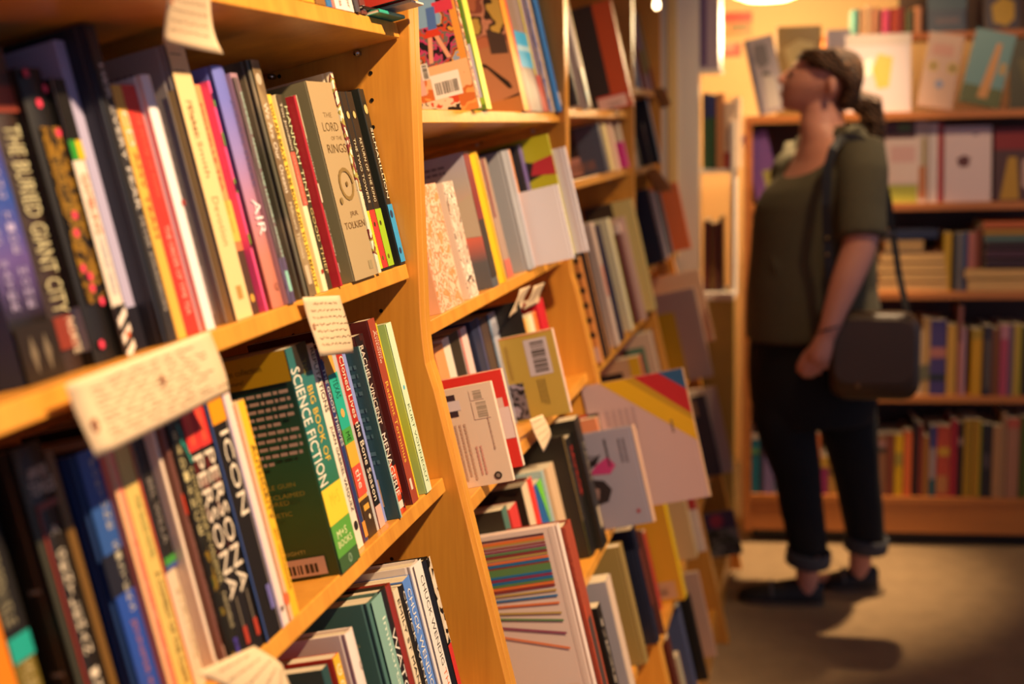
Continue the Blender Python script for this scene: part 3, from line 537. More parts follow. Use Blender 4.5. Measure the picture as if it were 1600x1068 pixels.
A('lime paperback with yellow lettered spine beside the comic', None, (754, 144), (762, 144), '5c7a24', sb=-.008, h=.26, d=.16, deco=[('s', 0, 1, 0, 1, 'd0d04c'), ('lv', .05, .8, .2, .1, 1, '6a7a20'), ('n', .62, .93, .01, .15, 'b8b0c0'), ('n', .93, .97, 0, .9, '98b838')])
A('brown comic paperback drawn with a truck, orange spine', None, (815, 157), (822, 156), 'b87850', sb=-.005, h=.262, d=.165,
  deco=[('n', 0, .2, 0, .96, 'a8905c'), ('n', .04, .16, .05, .9, art(['7c6840', 'b8a068', '4a3c24'], 14, 'wave', seed=2, stretch=(1, 3, .2))), ('n', .2, .55, 0, .96, art(['b86c4c', '8a4c3c', 'c8886c', '3a2820', 'c8a04c'], 22, 'noise', seed=17)), ('n', .55, .9, 0, .96, 'b47852'), ('poly', [(.06, .84), (.10, .84), (.28, .68), (.52, .62), (.52, .60), (.28, .655), (.08, .80)], '2c1c14'), ('poly', [(.0, .88), (.9, .97), (.9, .985), (.0, .895)], '3c241a'), ('n', .9, 1, 0, .96, 'b8743c'), ('poly', [(.02, .5), (.2, .44), (.2, .6), (.02, .62)], '4c3830'), ('s', 0, 1, 0, 1, 'e89428')])
A('narrow red spine beside the orange one', None, (822, 157), (827, 157), 'c8503c', sb=-.004, h=.25)
for i, (a, b, c) in enumerate(((827, 836, '8a7468'), (836, 845, '94807a'))):
    A('grey-brown spine with sky-blue middle band, %s of two' % ('left' if i == 0 else 'right'), None, (a, 158), (b, 158), c, sb=-.003, h=.245, deco=[('s', .42, .68, 0, 1, '2f9fd0'), ('s', .52, .56, 0, 1, '9cc0d0')])
A('slim yellow and mauve spine with red lower half', None, (845, 158), (853, 158), '8c7894', sb=-.002, h=.225, deco=[('s', 0, .7, 0, .35, 'c8b84c'), ('s', .7, 1, 0, 1, 'b85048')])
A('navy-dotted cream spine', None, (853, 160), (864, 160), 'c8a878', sb=-.002, h=.225, deco=[('s', 0, 1, 0, .55, art(['3c4c94', 'b8a8a8', '4c5ca0'], 60, 'noise', seed=9))])
A('royal blue annual at the right end', None, (867, 165), (883, 168), '2c6cb0', sb=-.01, h=.26, kind='hb', deco=[('s', .86, .96, .5, .9, 'e0c8b8')])
r = SH(('books on the middle shelf of the second bookcase', ', second case middle shelf', ymn, ymx, .262), 1.174); A = r.add
MG = [art(['e8b890', 'e0884c', 'ecd0b4', 'd8703c', 'e8c0a0'], 55, 'noise', seed=k, const=False) for k in range(4)]
A('pink and orange patterned manga volume against the panel', (664, 289), (692, 498), (699, 493), 'e0a880', sb=.004, d=.13, sm=MG[0])
A('patterned peach manga volume with a grey line', (680, 287), (699, 493), (712, 487), 'e4b088', sb=.004, d=.13, sm=MG[1])
A('patterned orange manga volume, third from the panel', (672, 287), (712, 487), (726, 479), 'e0a070', sb=.004, d=.13, sm=MG[2])
A('white manga volume with dark drawings on its spine', (685, 286), (727, 478), (750, 468), 'dcc8b4', sb=.004, d=.13, sm=art(['dcc8b4', 'c89880', 'e8dcc8', '6a5448', 'e0b8a0'], 40, 'noise', seed=33))
A('tall paperback fading from lavender-grey to coral, maroon spine', (725, 237), (775, 462), (783, 458), grad(['58585c', '5c5c60', 'd86c58', 'c8a088', 'b0a49c', 'a49cac', 'a49cb0'], .25), sb=0, d=.17,
  deco=[('s', 0, .5, 0, 1, '7c2c2c'), ('s', .5, .93, 0, 1, '3a3028'), ('ln', .07, .15, .8, .2, 2, '6c6470'), ('poly', [(0, .42), (.0, .3), (.35, .42), (.3, .6), (.0, .62)], 'b8a690')])
A('tall golden-yellow hardback', (734, 237), (784, 457), (797, 453), 'e0ac18', sb=0, d=.17, kind='hb', deco=[('s', 0, 1, .45, .5, 'b88a14')])
A('tan and maroon spine recessed beside the yellow one', (752, 245), (797, 450), (806, 447), 'a08474', sb=.012, deco=[('s', 0, .5, .1, .4, '7c3c3c'), ('s', .85, 1, 0, 1, 'c06050')])
A('thick smooth grey hardback', (782, 236), (832, 443), (840, 440), '94949a', sb=-.004, kind='hb', d=.175, deco=[('s', 0, 1, .6, 1, 'a8a8b4')])
A('thin orange-edged spine beside the grey hardback', (794, 234), (840, 440), (844, 438), 'e0925c', sb=-.002)
r.prev = 1.98
A('large plain white hardback jutting far out', (873, 287), (904, 430), .009, 'c8c2cc', sb=-.075, kind='hb', d=.20, deco=[('ln', .72, .76, .62, .45, 2, 'a8a0a4')])
A('dark hardback with violet spine', (805, 227), (852, 430), (859, 429), '242028', sb=.0, d=.16, kind='hb', deco=[('s', 0, 1, .2, 1, '6c5c98')])
A('small art paperback, yellow with black and red shapes', (857, 209), (893, 400), .006, 'b4ac1c', sb=-.055, d=.135, deco=[('poly', [(.45, .2), (.55, .16), (.3, .2), (.1, .3), (.35, .34), (.5, .38), (.95, .36), (.9, .24)], '2a2014'), ('poly', [(.0, .17), (.28, .2), (.35, .3), (.0, .33)], 'b42c34')])
A('second white hardback, taller, behind the plain one', (883, 229), (914, 425), .012, 'ccc4cc', sb=-.08, kind='hb', d=.21, deco=[('n', .0, 1, .06, .063, 'c09090')])
flat_w = ', lying across the second case middle row'
def onrow(row, label, y0, y1, X, Z, th, d, col, where, deco=(), ang=0, cat='book'):
    P = Vector((X, y1, Z)); root = empty('paperback_book', bmatrix(P, Vector((0, 0, 1)), Vector((-1, 0, 0)), Vector((0, -1, 0))))
    book_mesh(root, th, y1 - y0, d, 'pb', col, None, deco); tag(root, label + where, cat, row.group)
onrow(r, 'black magazine with white edge', 1.66, 1.88, -.60, 1.4255, .012, .15, '1b1820', flat_w, [('s', .1, .6, .3, .8, '8c84a0')], cat='magazine')
onrow(r, 'thin grey-lilac magazine on top of the black one', 1.69, 1.90, -.602, 1.438, .008, .15, '8c88a0', flat_w, cat='magazine')
# lower shelf
r = SH(('books on the lower shelf of the second bookcase', ', second case lower shelf', ymn, ymx, .225), .9365); A = r.add
for lb, T, Bp, R, c, dc in (
    ('brown paperback with peach foot against the panel', (676, 545), (716, 700), (730, 695), 'd89058', []),
    ('lilac-white spine', (692, 530), (730, 695), (740, 690), 'd8ccb8', []),
    ('black spine with olive flecks', (703, 522), (740, 690), (755, 684), '2c2418', []),
    ('pale pink-lilac spine with red edge', (717, 515), (756, 684), (768, 680), 'd8bcb4', [('s', 0, 1, 0, .15, 'c05850')]),
    ('wide navy hardback', (730, 505), (769, 680), (789, 672), '242a44', [('s', 0, 1, .7, .85, '4c4c70')]),
    ('dull brown spine beside the navy hardback', (754, 496), (790, 671), (800, 667), '4a3a34', []),
    ('pale blue-grey hardback with red foot', (764, 490), (802, 668), (814, 665), '3c3438', [('s', 0, 1, .22, 1, 'a8a8b4'), ('s', 0, 1, 0, .2, '6c84a0'), ('s', .8, 1, .6, 1, 'c04848')]),
    ('black glossy hardback with a teal dot', (798, 478), (836, 650), (842, 648), '16130f', [('n', .35, .5, .75, .9, '1f7a68')])):
    A(lb, T, Bp, R, c, sb=.05 if Bp[0] < 803 else (.004 if 'glossy' in lb else -.004), deco=dc, d=.15)
for lb, T, Bp, R, c in (('thin olive-grey spine', (806, 492), (843, 640), (848, 638), '6a5c38'), ('thin amber spine', (813, 492), (848, 638), (853, 636), 'd89438'), ('pale green and white spine', (820, 490), (853, 636), (858, 634), 'c0c088'), ('cream spine', (826, 486), (858, 634), (864, 631), 'e4d4b4'), ('orange spine', (833, 484), (864, 631), (870, 629), 'e07434'), ('bright crimson spine at the right end', (842, 476), (872, 628), (884, 622), 'c4202c')):
    A(lb + ' behind the mustard cover', T, Bp, R, c, sb=.012, d=.12, h=.165 if 'crimson' not in lb else .18)
r2 = SH(('paperbacks facing the aisle on the second bookcase', ', second case lower shelf', ymn, ymx, .24), .9365)
r2.add('white paperback back cover with barcode and black emblem', (764, 598), (801, 740), .008, 'e4ccb4', sb=-.048, d=.10, snap=False,
  deco=[('n', .06, .28, .55, .98, '3a2c34'), ('n', .12, .22, .5, .98, 'd8ccd0'), ('bv', .05, .15, .34, .14, 'e4ccb4', '9c8c78'), ('bv', .16, .34, .34, .1, 'e4ccb4', '9c8c78'), ('lv', .36, .93, .85, .45, 6, 'c8a890'), ('lv', .6, .9, .42, .3, 2, 'd8a090'), ('lv', .3, .7, .16, .12, 1, 'b89c88'), ('dot', .2, .92, .0055, '2a2420'), ('dot', .2, .92, .003, '8a7c70')])
r2.add('red and white paperback back cover behind the white one', (781, 577), (818, 731), .010, 'd8342c', sb=-.042, d=.11, snap=False,
  deco=[('s', 0, 1, 0, 1, 'e8d0b8'), ('n', .38, .7, .0, .4, 'e4d0cc'), ('n', .28, .38, .06, .4, 'e0c0b4'), ('lv', .42, .66, .26, .2, 1, '4a3830')])
r2.add('mustard back cover with barcode and photograph', (861, 514), (892, 647), .012, 'a88c3c', sb=-.045, d=.125, snap=False,
  deco=[('s', 0, 1, 0, 1, 'e8c8b8'), ('n', 0, .01, 0, 1, 'c83c28'), ('bv', .07, .5, .42, .1, 'b4a8b0', '3c3430'), ('n', .55, .98, .55, .98, art(['2a2224', '6c6068', '1a1416', '8c8090'], 30, 'noise', seed=41)), ('lv', .55, .85, .35, .22, 3, '6c5828'), ('lv', .1, .5, .9, .6, 3, '9c7c34')])
# low shelf (short board)
r = SH(('books on the short low shelf of the second bookcase', ', second case low shelf', 1.862, ymx, .245), .655); A = r.add
for lb, T, Bp, R, c, sb, dc in (
    ('black hardback with grey-teal spine', (783, 797), (789, 822), (797, 820), '2c241c', .055, [('s', 0, 1, 0, 1, '4c7064')]),
    ('squat red paperback', (796, 796), (801, 817), (814, 815), 'd03a34', .055, []),
    ('black book with cream spine', (814, 760), (826, 812), (836, 810), '2a2018', .05, [('s', 0, 1, 0, 1, 'e4c8a4')]),
    ('vivid red spine', (823, 752), (837, 810), (845, 808), 'e0382c', .045, []),
    ('blue spine with lime corner', (836, 757), (846, 808), (858, 806), '1a5c9c', .045, [('spoly', [(.3, 0), (1, 0), (1, .5), (.7, .25)], '6cc424')]),
    ('pale blue spine', (842, 740), (859, 805), (865, 804), '9cb4b4', .04, []),
    ('wide cream spine', (850, 738), (866, 803), (882, 798), 'dcb890', .035, []),
    ('black paperback with gold spine, olive foot', (869, 692), (909, 856), (914, 856), '1c1812', .008, [('s', 0, .7, 0, 1, '9c7c3c'), ('s', .7, 1, 0, 1, '6a6014')]),
    ('black paperback with white spine lettering', (876, 688), (914, 856), (922, 858), '1a1610', .006, [('t', 'THE WICKED DIVINE', .08, .7, .25, .75, 'c0b4a4')]),
    ('black paperback with red spine lettering', (886, 684), (922, 858), (933, 861), '1a1610', .004, [('t', 'SAVAGE', .08, .5, .3, .8, 'c0382c')]),
    ('big black hardback with cream marks', (900, 650), (937, 850), (950, 847), '1b1812', -.01, [('t', 'PARIS', .2, .5, .4, .8, '8c8070'), ('s', .7, .86, .3, .8, 'b09c80')])):
    A(lb, T, Bp, R, c, sb=sb, deco=dc, d=.14)
r.hmax = .30; r.cap = .022
A('grey portrait cover with black hair and magenta splashes', (990, 662), (1024.5, 828), .014, '8c8494', sb=-.088, d=.235, kind='hb', sm=mat('dcb498'),
  deco=[('poly', [(0.709, .42), (0.361, .33), (0.325, .24), (0.709, .14)], '6c6470'), ('poly', [(0.709, .30), (0.398, .28), (0.304, .22), (0.361, .33), (0.578, .42), (0.709, .45)], '241a1c'), ('poly', [(0.361, .33), (0.253, .26), (0.202, .36), (0.260, .44), (0.434, .42)], 'a83468'), ('poly', [(0.709, .46), (0.506, .44), (0.325, .5), (0.275, .6), (0.325, .72), (0.506, .76), (0.615, .7), (0.709, .8)], '2a2022'), ('poly', [(0.651, .52), (0.477, .52), (0.376, .58), (0.398, .68), (0.506, .7), (0.651, .64)], '8c6c68'), ('poly', [(0.709, .76), (0.521, .78), (0.448, .86), (0.477, .98), (0.709, .98)], '241c1c'), ('lv', .08, .4, .26, .22, 1, '2a2428'), ('lv', .1, .36, .145, .07, 2, '5c5460'), ('dot', .10, .86, .004, '8c3038')])
A('orange-pink paperback behind the big black hardback', (926, 640), (962, 790), (970, 786), 'dc8860', sb=-.002, h=.20, d=.14, deco=[('s', 0, 1, .5, 1, 'ecd4bc')])
A('red spine with yellow blocks beside the portrait cover', (935, 617), (974, 784), (981, 780), 'b83830', sb=-.006, h=.205, d=.14, deco=[('s', .1, .9, .3, 1, art(['d8b02c', 'c04830', 'd8c040'], 50, 'noise', seed=4))])
r.prev = 2.415
A('large white book with yellow, red and blue diagonal bands', (1075, 577), (1109.5, 768), .02, 'c4a09c', sb=-.187, d=.205, h=.262, kind='hb', sm=mat('e0b890'),
  deco=[('poly', [(.0, .56), (.0, .0), (.82, .0)][::-1], 'd8a414'), ('poly', [(.0, .40), (.0, .0), (.58, .0)][::-1], 'b88c1c'), ('poly', [(.0, .35), (.0, .0), (.48, .0)][::-1], 'b42224'), ('poly', [(.0, .16), (.0, .0), (.24, .0)][::-1], '24527c'), ('lv', .37, .50, .22, .17, 1, '6c5848'), ('lv', .22, .4, .82, .5, 5, 'b09090')], pm=mat('e8b84c'))
# foot shelf
r = SH(('large books on the foot shelf of the second bookcase', ', second case foot shelf', ymn, ymx), .40); A = r.add
CS = {'k': '4c2430', 'o': 'e07438', 'y': 'b8984c', 'm': '8c3430', 'p': '8c3458', 'g': '5c8450', 'b': '1c70a8'}
ST = [(148, -4, 'k', 7), (166, -3, 'o', 10), (181, -3, 'y', 6), (197, -2, 'm', 6), (213, -1, 'p', 6), (229, -1, 'g', 7), (245, -1, 'm', 7), (261, -1, 'y', 7), (280, -1, 'o', 8), (297, 0, 'b', 8), (315, -1, 'm', 7), (345, -1, 'g', 32), (368, -1, 'b', 8), (385, -1, 'p', 8), (402, -1, 'b', 8), (418, -1, 'g', 8), (436, -1, 'o', 9), (453, -1, 'm', 7), (483, -9, 'y', 7), (516, -14, 'b', 7), (561, -27, 'o', 7), (622, -50, 'y', 7), (668, -64, 'g', 7), (746, -92, 'p', 7), (838, -129, 'o', 7)]
dec = []
for y, e, c, w_ in ST:
    f = (y - 112) / 1670 ; w2 = w_ * 1.75 / 1670 / 2; g0, g1 = .10, .96; e2 = e / 1670 * (g1 - g0) / .46
    dec.append(('poly', [(g0, f - w2), (g0, f + w2), (g1, f + w2 + e2), (g1, f - w2 + e2)], CS[c]))
dec += [('n', 0, 1, .055, .058, 'b8a49c'), ('lv', .56, .95, .52, .36, 6, '9c8478'), ('lv', .62, .8, .27, .24, 1, '3c302c'), ('bv', .56, .80, .17, .09, 'dcc0b0', '2c2420'), ('lv', .66, .9, .22, .19, 1, '9c8478')]
A('tall white art book ruled with rainbow stripes', (878, 810), (929.5, 1068), .016, 'dfc8bc', sb=-.05, d=.24, kind='hb', deco=dec, pm=art(['ecdccc', 'e0b8a0', 'd8e0dc', 'e8d0b8'], 90, 'noise', seed=7))
A('brick-red embossed hardback with dark lower half', (889, 810), (937, 1068), .044, '8c3828', sb=-.046, d=.2, kind='hb', sm=art(['a04430', '7c2c20', 'b05038'], 40, 'wave', seed=11), deco=[('s', .36, 1, 0, .7, '4a3a38'), ('s', .3, .7, 0, .1, 'e05434')])
A('slim black sketchbook with white scrawl', (932, 938), (960, 1068), (967, 1068), '1a1612', sb=-.02, h=.22, deco=[('s', .1, 1, .2, .5, art(['1a1612', 'c8b8a8', '1a1612'], 60, 'noise', seed=4))])
A('grey-white paperback with cream spine edge', (950, 907), (983, 1068), (992, 1068), '9c949c', sb=-.022, h=.232, d=.18, deco=[('s', 0, 1, 0, 1, 'dcc0a8')])
A('large khaki hardback', (973, 872), (1017, 1068), (1023, 1068), '8c7440', sb=-.02, h=.236, d=.2, kind='hb')
A_navy = A('large midnight navy hardback', (1001, 848), (1042, 1068), (1049, 1068), '171a2c', sb=-.03, h=.236, d=.2, kind='hb', deco=[('s', .2, .7, .2, 1, '5c2c24')])
A('rust-brown spine pressed against the navy hardback', (1006, 880), (1049, 1068), (1057, 1068), '5c2c20', sb=-.04, d=.18, h=.22)
# ---------------------------------------------------------------- third bookcase
ymn, ymx = YS[2] + .022, YS[3] - .022; CAP = .038
r = SH(('books on the top shelf of the third bookcase', ', third case top shelf', ymn, ymx), 1.456); A = r.add
A('tall matt black hardback', None, (893, 168), (907, 168), '211d1e', sb=-.03, h=.27, kind='hb', d=.17)
A('pale grey-cream atlas with map at its foot', None, (908, 166), (923, 166), 'b8aca4', sb=-.012, h=.27, d=.17, kind='hb', deco=[('s', 0, 1, .75, 1, 'c8a468'), ('s', .68, .98, 0, .8, art(['8cb0b4', 'c8a880', '7c9080'], 30, 'noise', seed=3))])
A('huge black hardback with orange-red spine and white label', None, (966, 153), (987, 150), '2b2422', sb=-.045, h=.26, d=.2, kind='hb', sm=mat('b44a20'), deco=[('n', 0, 1, 0, .22, 'b44a20'), ('s', 0, 1, .02, .2, '8a3418'), ('n', .87, .98, .04, .4, 'd8b0a4'), ('n', .85, .87, .0, .4, 'b83c2c'), ('bar', .9, .97, .3, .1, 'd8b0a4', '9c8078')])
r = SH(('small books on the second shelf of the third bookcase', ', third case second shelf', ymn, ymx, .118), 1.31); A = r.add
for lb, Bp, R, c, dc in (
    ('black paperback with pink barcode label and slate spine', (941, 268), (952, 265), '2e2526', [('s', 0, 1, 0, 1, '4c5264'), ('n', .1, .25, .1, .9, '4a3436'), ('bar', .58, .95, .72, .1, 'c89484', '8a6458')]),
    ('pale yellow spine', (953, 265), (961, 263), 'e8d090', []), ('peach-white spine', (961, 263), (970, 261), 'e4bca0', []),
    ('white spine with magenta lower half', (970, 261), (983, 258), 'dcc8a8', [('s', .42, 1, 0, 1, 'd8348c')]),):
    A(lb, None, Bp, R, c, sb=-.012, deco=dc, h=.116, d=.14)
r = SH(('books on the middle shelf of the third bookcase', ', third case middle shelf', ymn, ymx), .93); A = r.add
for lb, T, Bp, R, c, dc in (
    ('orange paperback ruled with black bars', (908, 400), (934, 537), (938, 535), 'd08440', [('n', .0 + k * .14, .05 + k * .14, 0, .9, '3a2418') for k in range(6)] + [('n', .84, .98, .0, .6, 'd0a898')]),
    ('charcoal spine with orange edge', (912, 343), (940, 533), (950, 530), '3c3432', [('s', 0, 1, 0, .3, 'd08848')]),
    ('white spine with pink print', (925, 347), (951, 530), (967, 525), 'dcc0ac', [('s', .35, .6, .2, .8, 'd88870')]),
    ('navy spine', (934, 351), (967, 524), (975, 520), '2c2c44', []),
    ('pale yellow spine with lime edge', (950, 341), (975, 518), (990, 508), 'e4d8b0', [('s', 0, 1, .8, 1, 'c4bc44')]),
    ('maroon-brown spine', (962, 350), (991, 506), (1001, 498), '6c3c34', [('s', 0, .1, 0, 1, 'd0b4a8')]),
    ('pinkish white spine', (966, 342), (1001, 496), (1006, 492), 'cca898', []),
    ('tall cream-spined hardback', (979, 313), (1008, 488), (1026, 478), '4a3828', [('s', 0, 1, 0, 1, 'd8c078')])):
    A(lb, T, Bp, R, c, sb=-.01 if 'tall' not in lb and 'pinkish' not in lb else -.025, deco=dc, d=.13)
onrow(r, 'cream book with dark cover', 2.60, 2.80, -.52, 1.208, .016, .14, 'dcc8a8', ', lying on the third case middle row')
r = SH(('large books on the lower shelf of the third bookcase', ', third case lower shelf', ymn, ymx, .285), .60); A = r.add
for lb, T, Bp, R, c, dc in (
    ('yellow and white cover with a black square', (993, 562), (1035, 740), (1042, 738), 'd8b088', [('n', 0, 1, 0, .14, 'e8b828'), ('n', .12, .45, .25, .58, '2c2020'), ('n', .15, .4, .62, .85, art(['d8c0a8', '7cb0a8', 'e0d0b8'], 30, 'noise', seed=3)), ('s', 0, 1, .25, 1, 'd84a30')]),
    ('cream-framed cover with green panel', (1012, 520), (1052, 700), (1058, 698), 'dcb898', [('n', .12, .8, .12, .35, '5c8468'), ('n', .12, .8, .35, .45, '3c3c28'), ('n', .2, .8, .45, .9, 'a89c54'), ('n', .12, .2, .44, .47, 'c84838')]),
    ('dusky purple cover with brown mottled spine', (1018, 506), (1056, 690), (1068, 686), '3a2c44', [('s', 0, 1, .22, 1, art(['a8785c', '8c5c50', 'c09878'], 25, 'noise', seed=6))]),
    ('pale tan spine with black edge', (1030, 500), (1068, 686), (1078, 682), 'a88c70', [('s', 0, 1, .7, 1, '1c1410')])):
    A(lb, T, Bp, R, c, sb=.0, deco=dc, d=.19)
r = SH(('books on the low shelf of the third bookcase', ', third case low shelf', ymn, ymx, .24), .34); A = r.add
A('pale cream paperback above the khaki book', (985, 845), (1003, 915), (1008, 913), 'dcc0a4', sb=.02, d=.15)
A('red paperback above the navy book', (1003, 838), (1022, 915), (1028, 913), 'b03028', sb=.02, d=.15)
A('large chrome-yellow paperback with barcode label', (1031, 780), (1070, 936), (1074, 932), 'd89a24', sb=-.03, d=.15, sm=mat('f0c410'), deco=[('n', .8, .97, .1, .75, 'c89870'), ('bar', .85, .94, .6, .2, 'b88c68', '7c5c50')])
r.prev += .12
A('peach cover with cream edges', (1062, 772), (1090, 880), (1094, 878), 'd8a060', sb=-.03, d=.15, deco=[('s', 0, 1, 0, 1, 'e0bc80'), ('n', .82, .88, .3, .8, 'a87c58')])
A('crimson and white paperback curling outward', (1072, 776), (1096, 826), .008, 'dcc4b0', sb=-.05, d=.12, h=.16, deco=[('n', 0, .3, 0, .6, 'b02828')])
r = SH(('books on the floor shelf of the third bookcase', ', third case floor shelf', ymn, ymx, .225), .10); A = r.add
A('maroon-brown spine at the picture foot', (1022, 930), (1056, 1068), (1062, 1064), '5c2418', sb=0, d=.15, h=.22)
A('pale mint and pink paperback', (1040, 985), (1066, 1090), (1076, 1086), 'c8a888', sb=-.004, d=.15, h=.16, deco=[('s', 0, 1, 0, .4, 'a8b898')])
A('blue-grey spine', (1050, 945), (1082, 1080), (1092, 1076), '4c5474', sb=0, d=.15, h=.215)
A('large black hardback', (1077, 935), (1105, 1056), .02, '1a150e', sb=-.02, d=.16, h=.215, kind='hb')
A('tall pinkish white paperback', (1092, 876), (1113, 994), .012, 'd0a488', sb=-.03, d=.12, h=.222)
# ---------------------------------------------------------------- fourth bookcase
ymn, ymx = YS[3] + .022, YS[4] - .022; CAP = .035
r = SH(('books on the top shelf of the fourth bookcase', ', fourth case top shelf', ymn, ymx), 1.52); A = r.add
for lb, a, b, c, dc in (('light blue spine', 996, 1003, '8ca0b4', []), ('crimson spine', 1003, 1010, '8c2c30', []), ('pink-grey spine', 1010, 1018, 'b09090', [('s', .5, .8, 0, 1, '9c8c4c')]), ('olive and maroon spine', 1018, 1026, '8c7c4c', [('s', .7, 1, 0, 1, '7c2c30')]), ('mauve spine', 1026, 1035, '7c5c68', [])):
    A(lb, None, (a, 140), (b, 138), c, sb=.0, deco=dc, h=.24, d=.14)
r = SH(('books on the second shelf of the fourth bookcase', ', fourth case second shelf', ymn, ymx, .195), 1.30); A = r.add
for lb, Bp, R, c, dc in (('tan spine', (983, 258), (990, 256), 'c8a480', []), ('cream spine beside the dark green one', (990, 256), (998, 255), 'd8bc98', []), ('dark green spine', (998, 255), (1002, 254), '3c4434', []), ('black spine with maroon print', (1006, 253), (1018, 250), '2a1e20', [('s', .1, .5, .2, .8, '5c2c34')])):
    A(lb, None, Bp, R, c, sb=-.012, deco=dc, h=.125, d=.14)
A('tall black paperback with icy blue spine', (1003, 120), (1024, 255), (1033, 252), '1c181c', sb=-.03, deco=[('s', 0, 1, .2, 1, '98b0d0')])
r = SH(('books on the middle shelf of the fourth bookcase', ', fourth case middle shelf', ymn, ymx, .255), 1.02); A = r.add
for lb, T, Bp, R, c, sb in (('thick blue-black spine', (1005, 297), (1024, 397), (1037, 396), '1e2230', -.03), ('grey-white spine', (1020, 299), (1037, 400), (1045, 400), 'a89ca4', -.03), ('slate spine with white foot', (1031, 296), (1045, 400), (1053, 398), '44505c', -.03), ('pale pink-grey spine', (1045, 290), (1054, 398), (1062, 398), 'b8a09c', -.02)):
    A(lb, T, Bp, R, c, sb=sb, d=.14)
A('bright orange cover turned towards the aisle', (1067, 280), (1089, 396), .008, 'e07038', sb=-.08, d=.10, snap=False)
r = SH(('books on the lower shelf of the fourth bookcase', ', fourth case lower shelf', ymn, ymx, .30), .66); A = r.add
A('grey cover with mustard panel', (1084, 448), (1117, 604), .012, 'a88c80', sb=-.085, d=.17, kind='hb', deco=[('n', .22, 1, .42, .92, 'b8940c')], sm=mat('b8a090'))
A('thick white hardback leaning outward', (1092, 443), (1122, 552), (1129, 550), 'dcb898', sb=-.09, d=.16, kind='hb', lift=.07, h=.30)
r = SH(('books on the low shelf of the fourth bookcase', ', fourth case low shelf', ymn, ymx, .27), .35); A = r.add
A('dark plum cover with a cream patch', (1103, 610), (1128, 740), .012, '3c3034', sb=-.04, d=.16, deco=[('n', .05, .25, .2, .6, 'c89c68')])
A('white cover with navy and red marks at its foot', (1109, 620), (1141, 782), .012, 'c0a490', sb=-.075, d=.17, deco=[('n', .88, .95, .3, .6, '2c2c50'), ('n', .86, .94, .6, .8, '8c2c2c')])
r = SH(('magazines on the floor shelf of the fourth bookcase', ', fourth case floor shelf', ymn, ymx, .2), .10); A = r.add
A('glossy magazine with a red circle on violet', (1146, 795), (1166, 888), .006, '6c685c', sb=-.05, d=.13, cat='magazine', deco=[('n', 0, .38, 0, 1, '4c3850'), ('dot', .45, .2, .022, 'a83848'), ('n', .4, .98, 0, 1, art(['8c8474', '4c5038', '6c6454', '2c2c20'], 22, 'noise', seed=3))])
# ---------------------------------------------------------------- handwritten shelf notes
PAPER = mat('dcc09a', .8); INK = mat('5f4a30', .8); RUST = mat('8c3c14', .7)
def note(cs, off, label, lines=6, bend=.006, seed=1, clip=None, eyelets=(), group='handwritten notes taped to the shelves', x=None):
    """cs: 4 world corners TL TR BR BL"""
    TL, TR, BR, BL = [Vector(c) for c in cs]
    N = (TR - TL).cross(BL - TL).normalized()
    if N.x < 0: N = -N
    cen = (TL + BR) / 2
    def P(a, b, e=0):
        p = (TL * (1 - a) + TR * a) * (1 - b) + (BL * (1 - a) + BR * a) * b
        return p + N * (bend * math.sin(b * 1.7 + a * .9) * b * 2 + off + e)
    root = empty('handwritten_note', loc=cen); tag(root, label, 'note', group)
    m = MB(); n = 10
    def inb(a, b):
        return True
    g = {}
    vs = []
    for i in range(n + 1):
        for j in range(n + 1):
            a, b = i / n, j / n
            if clip: a, b = clip(a, b)
            g[i, j] = len(vs); vs.append(P(a, b) - cen)
    m.mesh(vs, [(g[i, j], g[i, j + 1], g[i + 1, j + 1], g[i + 1, j]) for i in range(n) for j in range(n)], PAPER, True)
    o = m.build('paper', root); so = o.modifiers.new('thick', 'SOLIDIFY'); so.thickness = .0004
    rr = random.Random(seed); w = MB()
    for k in range(lines):
        b0 = .12 + .8 * k / lines; a = .12 + (.1 if k == 0 else 0)
        aend = rr.uniform(.72, .92)
        while a < aend:
            wl = rr.uniform(.05, .14); q = 6; pts = []
            for t in range(q + 1):
                pts.append((a + wl * t / q, b0 + rr.uniform(-.02, .02)))
            for t in range(q):
                (a0, c0), (a1, c1) = pts[t], pts[t + 1]; h = .006
                w.face([P(a0, c0 - h, .0006) - cen, P(a1, c1 - h, .0006) - cen, P(a1, c1 + h, .0006) - cen, P(a0, c0 + h, .0006) - cen], INK)
            a += wl + .03
    w.build('handwriting', root, recalc=False)
    for (a, b, s_) in eyelets:
        e = MB(); c = P(a, b, .001) - cen; ux = (TR - TL).normalized(); uy = (BL - TL).normalized(); vs = []
        for k in range(14):
            t = k * math.tau / 14; vs.append(c + ux * s_ * math.cos(t) * .8 + uy * s_ * 1.4 * math.sin(t))
        for k in range(14):
            t = k * math.tau / 14; vs.append(c + ux * s_ * .45 * math.cos(t) * .8 + uy * s_ * .45 * 1.4 * math.sin(t))
        e.mesh(vs, [(k, (k + 1) % 14, 14 + (k + 1) % 14, 14 + k) for k in range(14)], RUST); e.build('reinforcement_ring', root)
    return root
def qx(pts, X): return [at_x(a, b, X) for a, b in pts]
def qD(pts): return [at_y(a, b, y) for (a, b), y in zip(pts, (3.66, 3.56, 3.56, 3.66))]
def qY(pts, Y): return [at_y(a, b, Y) for a, b in pts]
note(qx([(252, -50), (322, -38), (363, 84), (288, 66)], -.487), .002, 'cream handwritten note curling down from the top shelf edge of the nearest bookcase', 6, -.010, 3, eyelets=[(.06, .4, .0035)])
def corner(a, b):
    if a < .09 and b > .85: b = .85 + (b - .85) * (a / .09)
    return a, b
